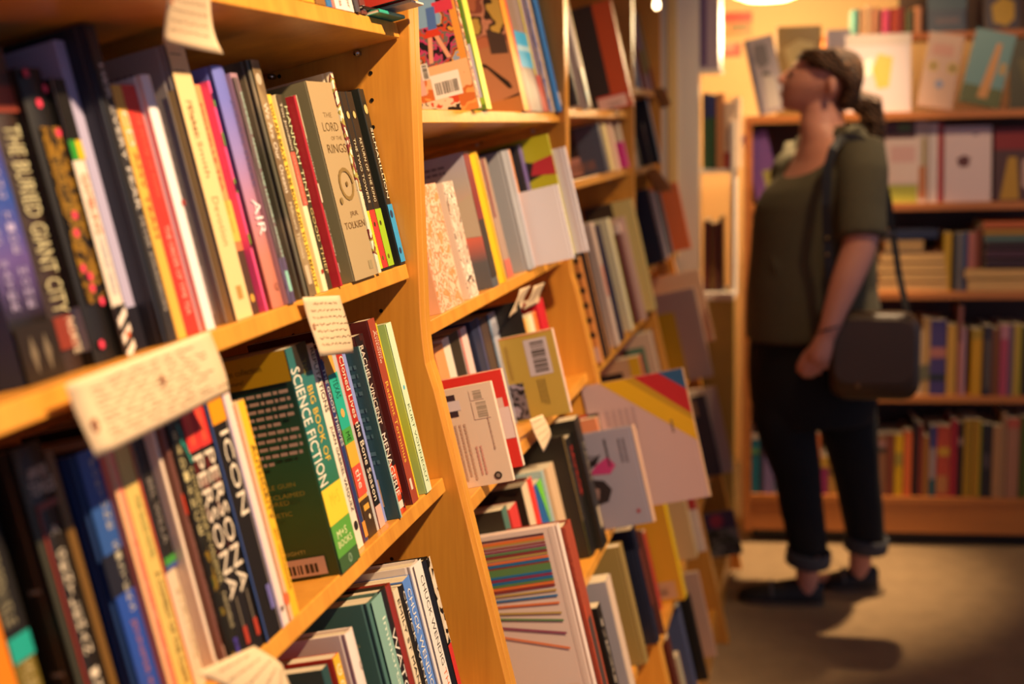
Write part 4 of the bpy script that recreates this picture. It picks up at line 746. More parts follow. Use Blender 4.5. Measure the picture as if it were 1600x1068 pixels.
note(qx([(96, 600), (322, 516), (346, 612), (128, 714)], -.480), .003, 'wide double handwritten note with rust-stained holes, covering books at left', 11, .004, 5, eyelets=[(.06, .62, .0045), (.54, .42, .0035)])
note(qx([(470, 464), (528, 461), (544, 551), (486, 556)], -.489), .002, 'small cream handwritten note below the thick taupe epic', 7, .004, 8, eyelets=[(.07, .5, .003)])
note(qx([(300, 1050), (392, 1008), (420, 1044), (425, 1110)], -.446), .003, 'cream note at the picture foot on the nearest bookcase lower shelf edge', 5, .01, 9)
note(qx([(812, 452), (829, 446), (822, 480), (806, 496)], -.487), .0, 'left of two curled cream notes under the second case middle shelf', 4, -.006, 12)
note(qx([(834, 447), (851, 441), (848, 472), (829, 484)], -.487), .0, 'right of two curled cream notes under the second case middle shelf', 4, -.006, 13)
note(qx([(828, 655), (848, 647), (855, 682), (838, 706)], -.435), .0, 'curled cream note below the mustard back cover', 4, .006, 14)
note(qD([(1020, 140), (1038, 137), (1047, 165), (1030, 171)]), .0, 'cream note hanging from the fourth case top shelf', 3, .003, 15)
note(qD([(1010, 266), (1024, 262), (1050, 298), (1018, 302)]), .0, 'cream note hanging from the fourth case second shelf', 3, .004, 16)
note(qD([(1025, 412), (1040, 408), (1043, 428), (1028, 432)]), .0, 'small pale note below the thick blue-black spine on the fourth case', 3, .002, 17)
# ---------------------------------------------------------------- the room
def struct(mb, name, **k):
    o = mb.build(name, **k); o['kind'] = 'structure'; return o
def carpet():
    m = bpy.data.materials.new('carpet'); m.use_nodes = True; nt = m.node_tree; b = nt.nodes['Principled BSDF']; b.inputs['Roughness'].default_value = .95
    tc = nt.nodes.new('ShaderNodeTexCoord'); n = nt.nodes.new('ShaderNodeTexNoise'); n.inputs['Scale'].default_value = 320; n.inputs['Detail'].default_value = 3
    n2 = nt.nodes.new('ShaderNodeTexNoise'); n2.inputs['Scale'].default_value = 14; n2.inputs['Detail'].default_value = 3
    for q in (n, n2): nt.links.new(tc.outputs['Object'], q.inputs['Vector'])
    mx = nt.nodes.new('ShaderNodeMath'); mx.operation = 'MULTIPLY_ADD'; mx.inputs[1].default_value = .35; nt.links.new(n2.outputs[0], mx.inputs[0]); nt.links.new(n.outputs[0], mx.inputs[2])
    r = nt.nodes.new('ShaderNodeValToRGB'); r.color_ramp.elements[0].position = .45; r.color_ramp.elements[0].color = lin('7c6446'); r.color_ramp.elements[1].position = .9; r.color_ramp.elements[1].color = lin('a88a62')
    nt.links.new(mx.outputs[0], r.inputs[0]); nt.links.new(r.outputs[0], b.inputs['Base Color'])
    bp = nt.nodes.new('ShaderNodeBump'); bp.inputs['Strength'].default_value = .5; bp.inputs['Distance'].default_value = .004; nt.links.new(n.outputs[0], bp.inputs['Height']); nt.links.new(bp.outputs[0], b.inputs['Normal'])
    return m
m = MB(); m.box((-.86, -1.5, -.05), (3.2, 5.35, 0), carpet()); struct(m, 'floor')
WALLC = mat('e4bc84', .8)
m = MB(); m.box((-.92, -1.5, 0), (-.86, 5.35, 3.0), mat('c8a070', .8)); struct(m, 'wall_left')
m = MB(); m.box((-.92, 5.35, 0), (3.2, 5.42, 3.0), WALLC); struct(m, 'wall_back')
m = MB(); m.box((-.92, -1.5, 3.0), (3.2, 5.42, 3.05), mat('d8ccb8', .9)); struct(m, 'ceiling')
# ---------------------------------------------------------------- pendant lamp
pl = at_y(1200, 0, 4.62); PZ = pl.z + .022
t = empty('pendant_lamp', loc=(pl.x, 4.62, PZ)); tag(t, 'round glowing glass pendant lamp above the far bookcase', 'lamp')
m = MB(); m.lathe([(.001, -.028), (.07, -.024), (.115, -.008), (.145, .02), (.15, .05), (.14, .052), (.11, .03), (.001, .02)], mat('ffd48a', .4, emit=9), n=40); m.build('glass_bowl', t)
m = MB(); m.lathe([(.001, .10), (.02, .10), (.05, .08), (.148, .055), (.150, .050), (.001, .05)], mat('8a6a3c', .4, .8), n=40); m.build('shade_cap', t)
m = MB(); m.tube([(0, 0, .1), (0, 0, 3.0 - PZ)], .004, mat('2a2018')); m.build('cord', t)
lamp('pendant_glow', (pl.x, 4.62, PZ - .12), (pl.x, 4.62, 0), 26, (1, .72, .38), .1)
# ---------------------------------------------------------------- far bookcase
FA = math.radians(4.5); FO = Vector((-.238, 4.27, 0))
fx = Vector((math.cos(FA), math.sin(FA), 0)); fy = Vector((-math.sin(FA), math.cos(FA), 0)); fz = Vector((0, 0, 1))
FM = bmatrix(FO, fx, fy, fz)
def fp(px, py, dep=0):
    p = on_plane(px, py, FO + fy * dep, fy) - FO; return p.dot(fx), p.z
FW = 1.75
t = empty('far_bookcase', FM); tag(t, 'low orange-brown bookcase across the far end, behind the standing person', 'bookcase')
SZ = [fp(1400, y)[1] for y in (175, 318, 457, 618, 776)]
def fbx(n, a, b, mt=FARW, bev=.001):
    m = MB(); m.box(a, b, mt); return m.build(n, t, bevel=bev)
fbx('side_panel', (0, 0, .04), (.022, .30, SZ[0] - .024)); fbx('side_panel', (FW - .022, 0, .04), (FW, .30, SZ[0] - .024))
for i, z in enumerate(SZ):
    fbx('shelf' if i else 'top_board', (0 if i == 0 else .0225, -.004 if i == 0 else .002, z - .024), (FW if i == 0 else FW - .0225, .30, z))
fbx('fascia', (.0225, .006, SZ[4] - .125), (FW - .0225, .024, SZ[4] - .0245)); fbx('plinth', (.03, .05, 0), (FW - .03, .28, .055), mat('1c1008'))
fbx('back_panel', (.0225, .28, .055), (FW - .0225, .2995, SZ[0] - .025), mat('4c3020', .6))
def fbook(label, x0, x1, yt, row, col, deco=(), kind='pb', d=.15, dep=.012, where='', group='', roll=0):
    z = SZ[row]; a, _ = fp(x0, 600, dep); b, _ = fp(x1, 600, dep); _, h = fp((x0 + x1) / 2, yt, dep); h = h - z - .001
    w = max(b - a - .0008, .005)
    O = FO + fx * a + fy * dep + fz * (z + .0006)
    ex = (fx * math.cos(roll) + fz * math.sin(roll)); ez = (fz * math.cos(roll) - fx * math.sin(roll))
    root = empty('paperback_book' if kind == 'pb' else 'hardcover_book', bmatrix(O, ex, fy, ez)); book_mesh(root, w, h, d, kind, col, None, deco)
    tag(root, label, 'book', group); return root
g4 = 'spines on the second lowest shelf of the far bookcase'; w4 = ', far bookcase second lowest shelf'
for lb, a, b, y, c, dc in (
    ('cream and pale green spine beside the shoulder bag', 1429, 1440, 515, 'd0b088', [('s', .55, .8, 0, 1, '6c6c50')]), ('tan spine', 1440, 1452, 497, 'b88c50', [('s', .6, .8, 0, 1, '6c6448')]),
    ('wide violet spine with pink band', 1452, 1477, 500, '4a3c6c', [('s', .36, .5, 0, 1, 'b06c60'), ('s', .72, .8, 0, 1, '2c3028')]), ('straw yellow spine', 1478, 1493, 507, 'c8943c', []),
    ('tall thin rosy spine', 1495, 1502, 478, '8c5448', [('s', .4, 1, 0, 1, 'b8705c')]), ('pale pink spine', 1502, 1508, 512, 'b08490', []), ('vivid yellow spine', 1516, 1533, 514, 'd09410', [('s', 0, .15, 0, 1, 'a88420')]),
    ('charcoal spine', 1535, 1549, 509, '3c3034', [('s', .2, .9, .3, .7, '6c5c4c')]), ('rust brown spine', 1549, 1560, 513, '7c4820', []), ('raspberry spine', 1561, 1574, 507, 'b0485c', [('s', 0, .2, 0, 1, 'b87880')]),
    ('grey-violet spine', 1574, 1581, 508, '6c5468', []), ('mustard-lime spine', 1582, 1595, 507, 'b8943c', [('s', 0, 1, .6, 1, '9c8c20')]), ('black spine at the picture edge', 1597, 1612, 510, '281c24', []), ('dark teal spine past the picture edge', 1613, 1630, 505, '24444c', [])):
    fbook(lb + w4, a, b, y, 3, c, dc, group=g4)
g5 = 'spines on the lowest shelf of the far bookcase'; w5 = ', far bookcase lowest shelf'
for lb, a, b, y, c, dc in (
    ('teal spine with white cap', 1175, 1187, 676, '1c6c7c', [('s', 0, .1, 0, 1, 'c8b8a4'), ('s', .25, .35, 0, 1, '5c8c5c')]), ('navy spine', 1188, 1194, 684, '2c2c44', []), ('lavender spine with orange spot', 1194, 1210, 700, '7c6c98', [('s', 0, .14, 0, 1, 'c06040')]), ('pale blue-grey spine', 1211, 1220, 690, '7c88a0', []),
    ('coral spine seen between the legs', 1268, 1284, 677, 'c06838', [('s', .5, .6, 0, 1, '7c5c28')]), ('purple and magenta spine seen between the legs', 1285, 1296, 712, '8c2c5c', [('s', .0, .3, 0, 1, 'b88c34')]), ('gold spine seen between the legs', 1297, 1310, 708, 'b0803c', [('s', .4, .5, 0, 1, '6c4c30')]),
    ('tall white spine beside the knee', 1360, 1373, 652, 'b09070', []), ('grey and rust striped spine', 1374, 1387, 679, '8c5c3c', [('s', .1, .2, 0, 1, '9c6c64'), ('s', .2, .28, 0, 1, '3c3828')]), ('brown-red spine', 1388, 1400, 678, '7c3c24', []),
    ('bright yellow spine', 1401, 1414, 678, 'd0a008', [('s', .3, .5, 0, 1, '9c8430')]), ('bright orange spine', 1415, 1428, 673, 'd8642c', []), ('black spine', 1430, 1437, 656, '281c1c', []), ('dark red spine', 1438, 1446, 663, '7c3020', []), ('ochre spine', 1446, 1455, 681, '9c6424', []),
    ('blue and white spine', 1456, 1466, 665, '9c8480', [('s', 0, .3, 0, 1, '3c3c70'), ('s', .75, 1, 0, 1, '2c5458')]), ('wide red spine with yellow panel', 1467, 1489, 665, 'b0442c', [('s', .3, .42, .1, .9, 'c08c28'), ('s', .7, .95, .0, .8, 'b0703c')]), ('tall crimson spine', 1490, 1499, 655, 'a02430', []),
    ('brown-black spine', 1500, 1508, 660, '301c18', [('s', .2, .3, 0, 1, '8c6c60')]), ('olive-gold spine', 1509, 1523, 655, '9c7410', []), ('mustard spine', 1524, 1537, 655, 'a87818', [('s', 0, 1, .8, 1, '8c8c10')]), ('charcoal spine with grey print', 1538, 1554, 662, '2c2420', [('s', .4, .6, .3, .7, '5c4c4c')]),
    ('beige spine', 1555, 1569, 665, 'a8784c', []), ('tall beige spine', 1569, 1576, 645, '9c7450', []), ('pinkish tan spine', 1577, 1597, 653, 'a06c50', [('s', 0, .12, 0, 1, 'b0503c')]), ('green spine at the picture edge', 1598, 1612, 650, '4c5410', [])):
    fbook(lb + w5, a, b, y, 4, c, dc, group=g5)
g3 = 'books upright on the middle shelf of the far bookcase'; w3 = ', far bookcase middle shelf'
for lb, a, b, y, c, dc in (
    ('lime-topped spine left of the person', 1166, 1172, 405, '5c8c20', [('s', .4, .7, 0, 1, 'd0b090'), ('s', .7, 1, 0, 1, '9c4c24')]),
    ('yellow spine', 1468, 1481, 363, 'c89818', []), ('dark grey spine', 1484, 1488, 365, '3c3834', []), ('grey spine', 1488, 1499, 364, '6c6460', []), ('denim blue spine', 1499, 1505, 363, '3c4c74', []), ('salmon pink spine', 1506, 1517, 363, 'b0685c', []), ('reddish brown spine', 1517, 1526, 356, '7c3c1c', []), ('black spine beside the right-hand stack', 1527, 1534, 350, '2c1c0c', [])):
    fbook(lb + w3, a, b, y, 2, c, dc, group=g3, dep=.03)
def fstack(items, grp, wh):
    for lb, x0, x1, yb, yt, c, pages in items:
        a, z0 = fp(x0, yb, .01); b, z1 = fp(x1, yt, .01); z0 = max(z0, SZ[2] + .0006)
        if pages:   # fore-edge towards us: spine away
            O = FO + fx * b + fy * .16 + fz * z0; M = bmatrix(O, fz, -fy, -fx) if False else bmatrix(FO + fx * a + fy * .17 + fz * z0, fz, -fy, fx)
        else:
            M = bmatrix(FO + fx * b + fy * .01 + fz * z0, fz, fy, -fx)
        root = empty('paperback_book', M); book_mesh(root, max(z1 - z0 - .0012, .005), b - a, .155, 'pb', c, pages_mat('e0b070') if pages else None); tag(root, lb + wh, 'book', grp)
fstack([('bottom book, pages out,', 1372, 1481, 457, 440, 'c88c50', 1), ('second book, pages out,', 1374, 1480, 440, 425, 'b87c50', 1), ('third book, pages out,', 1372, 1478, 425, 410, 'c89860', 1), ('fourth book, pages out,', 1376, 1476, 410, 394, 'a06850', 1), ('thin white and blue book', 1384, 1444, 393, 374, '9cacc4', 1), ('navy book with pale disc, topmost', 1390, 1466, 373, 357, '24263c', 0)],
       'left-hand stack on the middle shelf of the far bookcase', ' in the far bookcase left-hand stack')
fstack([('bottom book, cream pages out,', 1512, 1608, 457, 436, 'c89868', 1), ('slim yellow book', 1508, 1606, 435, 419, 'b8901c', 1), ('maroon-black book', 1540, 1625, 418, 404, '3c2424', 0), ('plum book', 1540, 1622, 403, 390, '4c2c34', 0), ('dark brown book', 1541, 1624, 389, 378, '3a2420', 0), ('grey-teal book', 1538, 1620, 377, 368, '5c7068', 0), ('ochre book', 1537, 1622, 367, 358, 'b08034', 0), ('orange and red book, topmost', 1536, 1620, 357, 345, 'b85c28', 0)],
       'right-hand stack on the middle shelf of the far bookcase', ' in the far bookcase right-hand stack')
def faceout(label, x0, x1, yb, yt, col, deco=(), dep=.04, lean=10, roll=0, zb=None, th=.012, kind='hb', grp='picture books facing out on the far bookcase', cat='picture book'):
    L = math.radians(lean); rl = math.radians(roll)
    ez = (fz * math.cos(L) + fy * math.sin(L)); ex = (fy * math.cos(L) - fz * math.sin(L)); ey = -fx
    if rl: ez, ey = ez * math.cos(rl) + ey * math.sin(rl), ey * math.cos(rl) - ez * math.sin(rl)
    a, _ = fp(x0, yb, dep); b, z0 = fp(x1, yb, dep)
    z0 = zb if zb is not None else z0
    _, z1 = fp(x1, yt, dep + .06); h = (z1 - z0) / math.cos(L)
    O = FO + fx * b + fy * dep + fz * (z0 + .0008) + fz * max(0, -math.sin(rl) * 0)
    if roll > 0: O = O + fz * (b - a) * math.sin(rl)
    root = empty('picture_book', bmatrix(O, ex, ey, ez)); book_mesh(root, th, h, b - a, kind, col, None, deco); tag(root, label, cat, grp); return root
T0 = SZ[0]; T1 = SZ[1]
faceout('grey picture book of a koala-like shape, leaning, top of far bookcase', 1186, 1232, 177, 60, '8c8084', [('n', 0, 1, .86, 1, '34304a'), ('poly', [(.3, .1), (.7, .08), (.8, .3), (.6, .42), (.3, .35)], '5c5458'), ('dot', .5, .5, .012, '2c2828'), ('poly', [(.2, .55), (.6, .5), (.7, .95), (.25, .95)], 'a89c94')], roll=12, zb=T0, dep=.02)
faceout('olive picture book with pale tree, behind the head', 1214, 1284, 175, 40, '7c6018', [('poly', [(.2, .9), (.3, .4), (.15, .2), (.5, .15), (.85, .25), (.7, .5), (.75, .9)], 'a08c50')], zb=T0, dep=.10)
faceout('lavender-grey picture book behind the white one', 1292, 1330, 175, 46, '847888', zb=T0, dep=.13)
faceout('large white picture book with a yellow-green figure', 1322, 1424, 173, 52, 'c0aca8', [('n', 0, .14, 0, 1, 'b4a094'), ('poly', [(.28, .3), (.5, .25), (.6, .45), (.52, .7), (.34, .68)], 'b0a040'), ('poly', [(.6, .3), (.72, .35), (.72, .55), (.6, .5)], 'e8dcc8')], zb=T0, dep=.02)
faceout('beige picture book with two sunflowers', 1432, 1488, 172, 56, 'b89078', [('n', .15, .3, .25, .85, 'b87c68')] + [('dot', g, f, r_, c) for g, f, r_, c in ((.2, .45, .018, 'b08c30'), (.2, .45, .008, '4c3014'), (.75, .45, .016, 'b08c30'), (.75, .45, .007, '4c3014'), (.5, .68, .014, '7c7c90'))], roll=-10, zb=T0, dep=.02)
faceout('teal picture book with a giraffe', 1496, 1560, 171, 54, '5c8080', [('n', .75, 1, 0, 1, '4c5020'), ('poly', [(.3, .15), (.42, .15), (.6, .9), (.35, .9), (.3, .5)], 'b87c40'), ('n', .75 - .35, .55, .08, .2, 'b08030')], roll=-14, zb=T0, dep=.02)
faceout('dark olive picture book at the picture edge', 1578, 1640, 171, 60, '3c3418', [('poly', [(.2, .2), (.8, .3), (.6, .7), (.3, .6)], '54481c')], zb=T0, dep=.03)
T1k = dict(zb=T1, dep=.03, lean=6)
faceout('purple picture book with pale green corner, left of the person', 1184, 1224, 317, 208, '7c5098', [('n', .55, .95, 0, .55, 'a8a050')], roll=14, zb=T1, dep=.03, lean=6)
faceout('picture book with red header, white panel and green foot', 1381, 1450, 316, 190, 'c8b0a0', [('n', 0, .2, .3, 1, '5c342c'), ('n', .02, .12, .4, .7, '5c6c30'), ('n', .2, .75, .2, 1, 'e0c4b4'), ('n', .3, .5, .3, .85, 'd8a89c'), ('n', .78, 1, .25, .95, 'a8a838'), ('n', .55, .95, .05, .22, 'b8703c'), ('n', .2, .55, .07, .14, '9c8430')], **T1k)
faceout('slim white picture book with red spine edge', 1451, 1473, 316, 192, 'd0bcb4', [('n', 0, 1, 0, .4, 'a8403c')], **T1k)
faceout('white picture book with a small brown bird', 1475, 1549, 316, 196, 'd0b4b0', [('poly', [(.45, .42), (.6, .38), (.75, .44), (.68, .54), (.5, .54)], '5c2c24'), ('n', .1, .13, .3, .4, '7c6470')], **T1k)
faceout('picture book with scarlet top and yellow figure', 1553, 1640, 316, 198, '4c2c24', [('n', 0, .3, 0, 1, '7c1c10'), ('poly', [(.6, .4), (.75, .4), (.9, .98), (.55, .98)], 'a87c18'), ('poly', [(.2, .35), (.5, .45), (.5, .8), (.2, .95)], 'b89484')], **T1k)
# upper ledge behind
t = empty('wall_ledge', FM); tag(t, 'narrow wooden display ledge on the far wall above the bookcase', 'shelf')
LZ = fp(1445, 53, .42)[1]
m = MB(); m.box((.25, .34, LZ - .02), (FW + .2, .60, LZ), FARW); m.build('board', t, bevel=.001)
m = MB(); m.box((.55, .585, LZ), (FW + .2, .60, LZ + .4), mat('5c4434', .7)); m.build('back_panel', t)
for x in (.27, FW + .15):
    m = MB(); m.box((x, .30, T0 + .001), (x + .03, .59, LZ - .021), FARW); m.build('support', t)
def lz(label, x0, x1, yt, c, deco=()):
    a, _ = fp(x0, 40, .36); b, z = fp(x1, yt, .36); O = FO + fx * a + fy * .36 + fz * (LZ + .0005)
    root = empty('hardcover_book', bmatrix(O, fx, fy, fz)); book_mesh(root, b - a - .001, z - LZ, .14, 'hb', c, None, deco); tag(root, label + ', on the far wall ledge', 'book', 'small books on the far wall ledge')
for q in (('teal spine', 1333, 1343, 14, '4c8078'), ('cream spine', 1344, 1352, 12, 'c8a078'), ('ivory spine', 1353, 1362, 8, 'd0ac84'), ('tan-pink spine', 1363, 1375, 12, 'b88060'), ('hot pink spine', 1379, 1391, 14, 'd85078'), ('brick red spine', 1392, 1413, 12, 'a03c24'), ('moss green spine', 1414, 1428, 16, '5c5c38'), ('peach spine', 1429, 1441, 10, 'c88c60')): lz(*q)
faceout('navy picture book with teal sky, upper ledge', 1449, 1511, 52, -40, '24304c', [('n', .2, .6, 0, 1, '2c4858'), ('n', .75, .85, .2, .8, '5c4450')], dep=.40, zb=LZ, grp='picture books on the far wall ledge')
faceout('brown picture book with a big yellow shape, upper ledge', 1537, 1597, 52, -40, '4c3020', [('n', .3, .95, .1, .9, '3c3040'), ('poly', [(.2, .5), (.5, .4), (.8, .55), (.75, .85), (.4, .92), (.2, .8)], 'c09418')], dep=.40, zb=LZ, grp='picture books on the far wall ledge')
# ---------------------------------------------------------------- cream cabinet in the corner
CY = 4.10
CRM = mat('e4d8c8', .6); OLV = mat('b09a48', .6)
t = empty('cream_cabinet', loc=(0, 0, 0)); tag(t, 'tall cream-painted corner cabinet with open shelves and olive lower door', 'cabinet')
def cb(n, a, b, mt=CRM, bev=.001):
    m = MB(); m.box(a, b, mt); return m.build(n, t, bevel=bev)
xl = at_y(1043, 100, CY).x; xc = at_y(1092, 200, CY).x; xr = -.262
cb('column', (-.84, CY, 0), (xc, CY + .05, 2.9)); cb('moulding', (xl + .001, CY - .008, 1.0), (xl + .03, CY - .0005, 2.9), mat('ecc880', .6))
z1 = at_y(1130, 456, CY).z; z2 = at_y(1110, 264, CY + .02).z; z3 = at_y(1110, 108, CY + .02).z
cb('lower_door', (xc + .001, CY + .006, .05), (xr, CY + .024, z1 - .026), OLV); cb('counter_board', (xc + .0005, CY - .012, z1 - .025), (xr, CY + .155, z1))
cb('shelf', (xc + .001, CY + .012, z2 - .012), (xr - .013, CY + .155, z2), CRM); cb('shelf', (xc + .001, CY + .012, z3 - .012), (xc + .065, CY + .155, z3), CRM)
cb('side_panel', (xr - .012, CY, z1 + .0005), (xr, CY + .16, at_y(1160, 188, CY).z)); cb('side_panel', (-.84, CY + .051, 0), (xc - .02, CY + .155, 2.88))
cb('toe_board', (xc + .001, CY + .03, 0), (xr, CY + .05, .049), mat('3c3018'))
def cbk(lb, x0, x1, yt, z, c, deco=(), dep=.02, cat='book', grp='books in the cream corner cabinet'):
    a = at_y(x0, 300, CY + dep).x; b = at_y(x1, 300, CY + dep).x; h = at_y(x1, yt, CY + dep).z - z
    root = empty('paperback_book', Matrix.Translation((a, CY + dep, z + .0006))); book_mesh(root, b - a - .0006, h, .14, 'pb', c, None, deco); tag(root, lb + ', cream corner cabinet', cat, grp)
cbk('tall grey-lilac box file with purple print', 1094, 1124, -60, z3, 'a8949c', [('s', .3, .97, .05, .35, '5c4068')], cat='box file')
cbk('navy over green spine, upper shelf', 1098, 1108, 146, z2, '3c5428', [('s', 0, .33, 0, 1, '2c3050')]); cbk('dark green spine, upper shelf', 1108, 1117, 148, z2, '30502c', [('s', 0, .3, 0, 1, '34386c')])
cbk('tan orange spine, upper shelf', 1119, 1131, 146, z2, 'b87c4c'); cbk('white spine with red foot, upper shelf', 1132, 1142, 160, z2, 'd8b898', [('s', .75, 1, 0, 1, 'b03c28')]); cbk('white spine, upper shelf', 1143, 1155, 152, z2, 'e4c8a8')
cbk('maroon spine, counter shelf', 1099, 1108, 345, z1, '6c2820'); cbk('olive-brown spine, counter shelf', 1109, 1117, 350, z1, '7c5c28'); cbk('mauve-brown spine, counter shelf', 1118, 1123, 348, z1, '7c443c'); cbk('dark plum spine, counter shelf', 1124, 1128, 340, z1, '3c2028')
# bits on the wall side above the cabinet
def card(lb, x0, x1, y0, y1, Y, c, deco, cat='card'):
    p = at_y(x1, y1, Y); q = at_y(x0, y0, Y)
    root = empty('greeting_card', bmatrix(p, Vector((0, 1, 0)), Vector((-1, 0, 0)), Vector((0, 0, 1)))); book_mesh(root, .003, q.z - p.z, p.x - q.x, 'pb', c, None, deco); tag(root, lb, cat, 'cards on the far wall')
yb_ = 5.345
card('card striped red, orange and green, high on the far wall', 1127, 1175, 20, 58, yb_, 'd88c48', [('n', 0, .4, 0, 1, 'c83c24'), ('n', .5, .7, .1, .7, '6c6c38')])
card('red-edged card on the far wall below the striped one', 1122, 1158, 68, 88, yb_, 'c83824', [('n', 0, .6, .3, .9, 'd88468')])

p = at_y(1026, 8, 3.62); t = empty('clip_lamp', loc=p); tag(t, 'small glowing bulb at the top of the fourth bookcase', 'lamp')
m = MB(); m.lathe([(.001, -.012), (.006, -.010), (.009, -.004), (.009, .004), (.006, .012), (.005, .020)], mat('ffd8a0', .4, emit=12), n=16); m.build('bulb', t)
m = MB(); m.lathe([(.008, .018), (.012, .020), (.012, .05), (.001, .052)], mat('3a3028', .4, .6), n=16); m.tube([(0, 0, .05), (-.05, 0, .08), (-.02 - p.x - .48, 0, .10)], .004, mat('3a3028', .4, .6)); m.build('bracket', t)
# ---------------------------------------------------------------- the person
PY = 3.80
SKIN = bpy.data.materials.new('skin'); SKIN.use_nodes = True
b_ = SKIN.node_tree.nodes['Principled BSDF']; b_.inputs['Base Color'].default_value = lin('cc8c74'); b_.inputs['Roughness'].default_value = .5; b_.inputs['Subsurface Weight'].default_value = .12; b_.inputs['Subsurface Radius'].default_value = (.02, .008, .004)
def clothm(c, rough=.85, sc=160, s2=None):
    m = bpy.data.materials.new('cloth'); m.use_nodes = True; nt = m.node_tree; b = nt.nodes['Principled BSDF']; b.inputs['Roughness'].default_value = rough; b.inputs['Base Color'].default_value = lin(c)
    tc = nt.nodes.new('ShaderNodeTexCoord'); n = nt.nodes.new('ShaderNodeTexNoise'); n.inputs['Scale'].default_value = sc; n.inputs['Detail'].default_value = 4
    nt.links.new(tc.outputs['Object'], n.inputs['Vector']); r = nt.nodes.new('ShaderNodeValToRGB'); a = lin(c); e = lin(s2 or c); k = 1 if s2 else .7
    r.color_ramp.elements[0].color = (a[0] * .8, a[1] * .8, a[2] * .8, 1); r.color_ramp.elements[1].color = (e[0], e[1], e[2], 1); r.color_ramp.elements[0].position = .35; r.color_ramp.elements[1].position = .7
    nt.links.new(n.outputs[0], r.inputs[0]); nt.links.new(r.outputs[0], b.inputs['Base Color'])
    bp = nt.nodes.new('ShaderNodeBump'); bp.inputs['Strength'].default_value = .3; bp.inputs['Distance'].default_value = .002; nt.links.new(n.outputs[0], bp.inputs['Height']); nt.links.new(bp.outputs[0], b.inputs['Normal'])
    return m
SHIRT = clothm('564f38', .9); JEANS = clothm('0c0b0c', .9); CUFF = clothm('4a4a4e', .9); SHOE = clothm('14100e', .6); BAG = bpy.data.materials.new('leather')
BAG.use_nodes = True; b_ = BAG.node_tree.nodes['Principled BSDF']; b_.inputs['Base Color'].default_value = lin('4c3824'); b_.inputs['Roughness'].default_value = .38
def P(px, py, Y=PY): return at_y(px, py, Y)
PX = 3.9 / 2000                       # metres per picture pixel at her distance
def ring_loft(mb, rings, m, n=28):
    """rings: (centre Vector, rf, rl, facing angle deg, tilt deg) ellipses; front = -x turned towards -y"""
    vs = []; fs = []
    for c, rf, rl, th, tilt in rings:
        a = math.radians(th); f = Vector((-math.cos(a), -math.sin(a), 0)); l = Vector((-f.y, f.x, 0)); ti = math.radians(tilt)
        f2 = f * math.cos(ti) - Vector((0, 0, 1)) * math.sin(ti)
        for k in range(n):
            t = k * math.tau / n; vs.append(c + f2 * rf * math.cos(t) + l * rl * math.sin(t))
    for i in range(len(rings) - 1):
        for k in range(n): fs.append((i * n + k, i * n + (k + 1) % n, (i + 1) * n + (k + 1) % n, (i + 1) * n + k))
    fs.append(tuple(range(n))[::-1]); fs.append(tuple(range((len(rings) - 1) * n, len(rings) * n)))
    mb.mesh(vs, fs, m, True)
def ell(mb, c, r, m, n=16, rot=None):
    vs = []; fs = []; k2 = n // 2
    for i in range(k2 + 1):
        ph = math.pi * i / k2
        for j in range(n):
            t = math.tau * j / n; v = Vector((r[0] * math.sin(ph) * math.cos(t), r[1] * math.sin(ph) * math.sin(t), r[2] * math.cos(ph)))
            if rot: v = rot @ v
            vs.append(Vector(c) + v)
    for i in range(k2):
        for j in range(n): fs.append((i * n + j, i * n + (j + 1) % n, (i + 1) * n + (j + 1) % n, (i + 1) * n + j))
    mb.mesh(vs, fs, m, True)
def remesh(o, vox, smooth=6, f=.5):
    r = o.modifiers.new('skin', 'REMESH'); r.mode = 'VOXEL'; r.voxel_size = vox; r.use_smooth_shade = True
    if smooth: s = o.modifiers.new('smooth', 'SMOOTH'); s.iterations = smooth; s.factor = f
person = empty('person', loc=(0, 0, 0)); tag(person, 'person with brown ponytail, olive t-shirt, black cuffed jeans and dark shoulder bag, standing facing left', 'person')
def V(px, py, Y=PY): return P(px, py, Y)
# body: one continuous surface
B = MB()
HY = 3.80
# head by horizontal slices: front x, back x, half width, picture y
sl = [(79, 1276, 1302, .030), (83, 1264, 1315, .048), (90, 1252, 1326, .062), (98, 1245, 1332, .070), (106, 1240, 1335, .075), (112, 1237, 1336, .076), (117, 1235, 1336, .076), (121, 1233, 1335, .076), (126, 1231, 1333, .075), (132, 1229, 1330, .073), (138, 1228, 1326, .069), (144, 1227, 1321, .064), (150, 1226, 1316, .058), (156, 1225, 1310, .052), (162, 1225, 1304, .045), (168, 1228, 1298, .036), (174, 1236, 1288, .026)]
def headring(y, a, b, w):
    c = V((a + b) / 2, y, HY); return (c, (b - a) / 2 * PX, w, 6, 0)
ring_loft(B, [headring(*q) for q in sl], SKIN, 32)
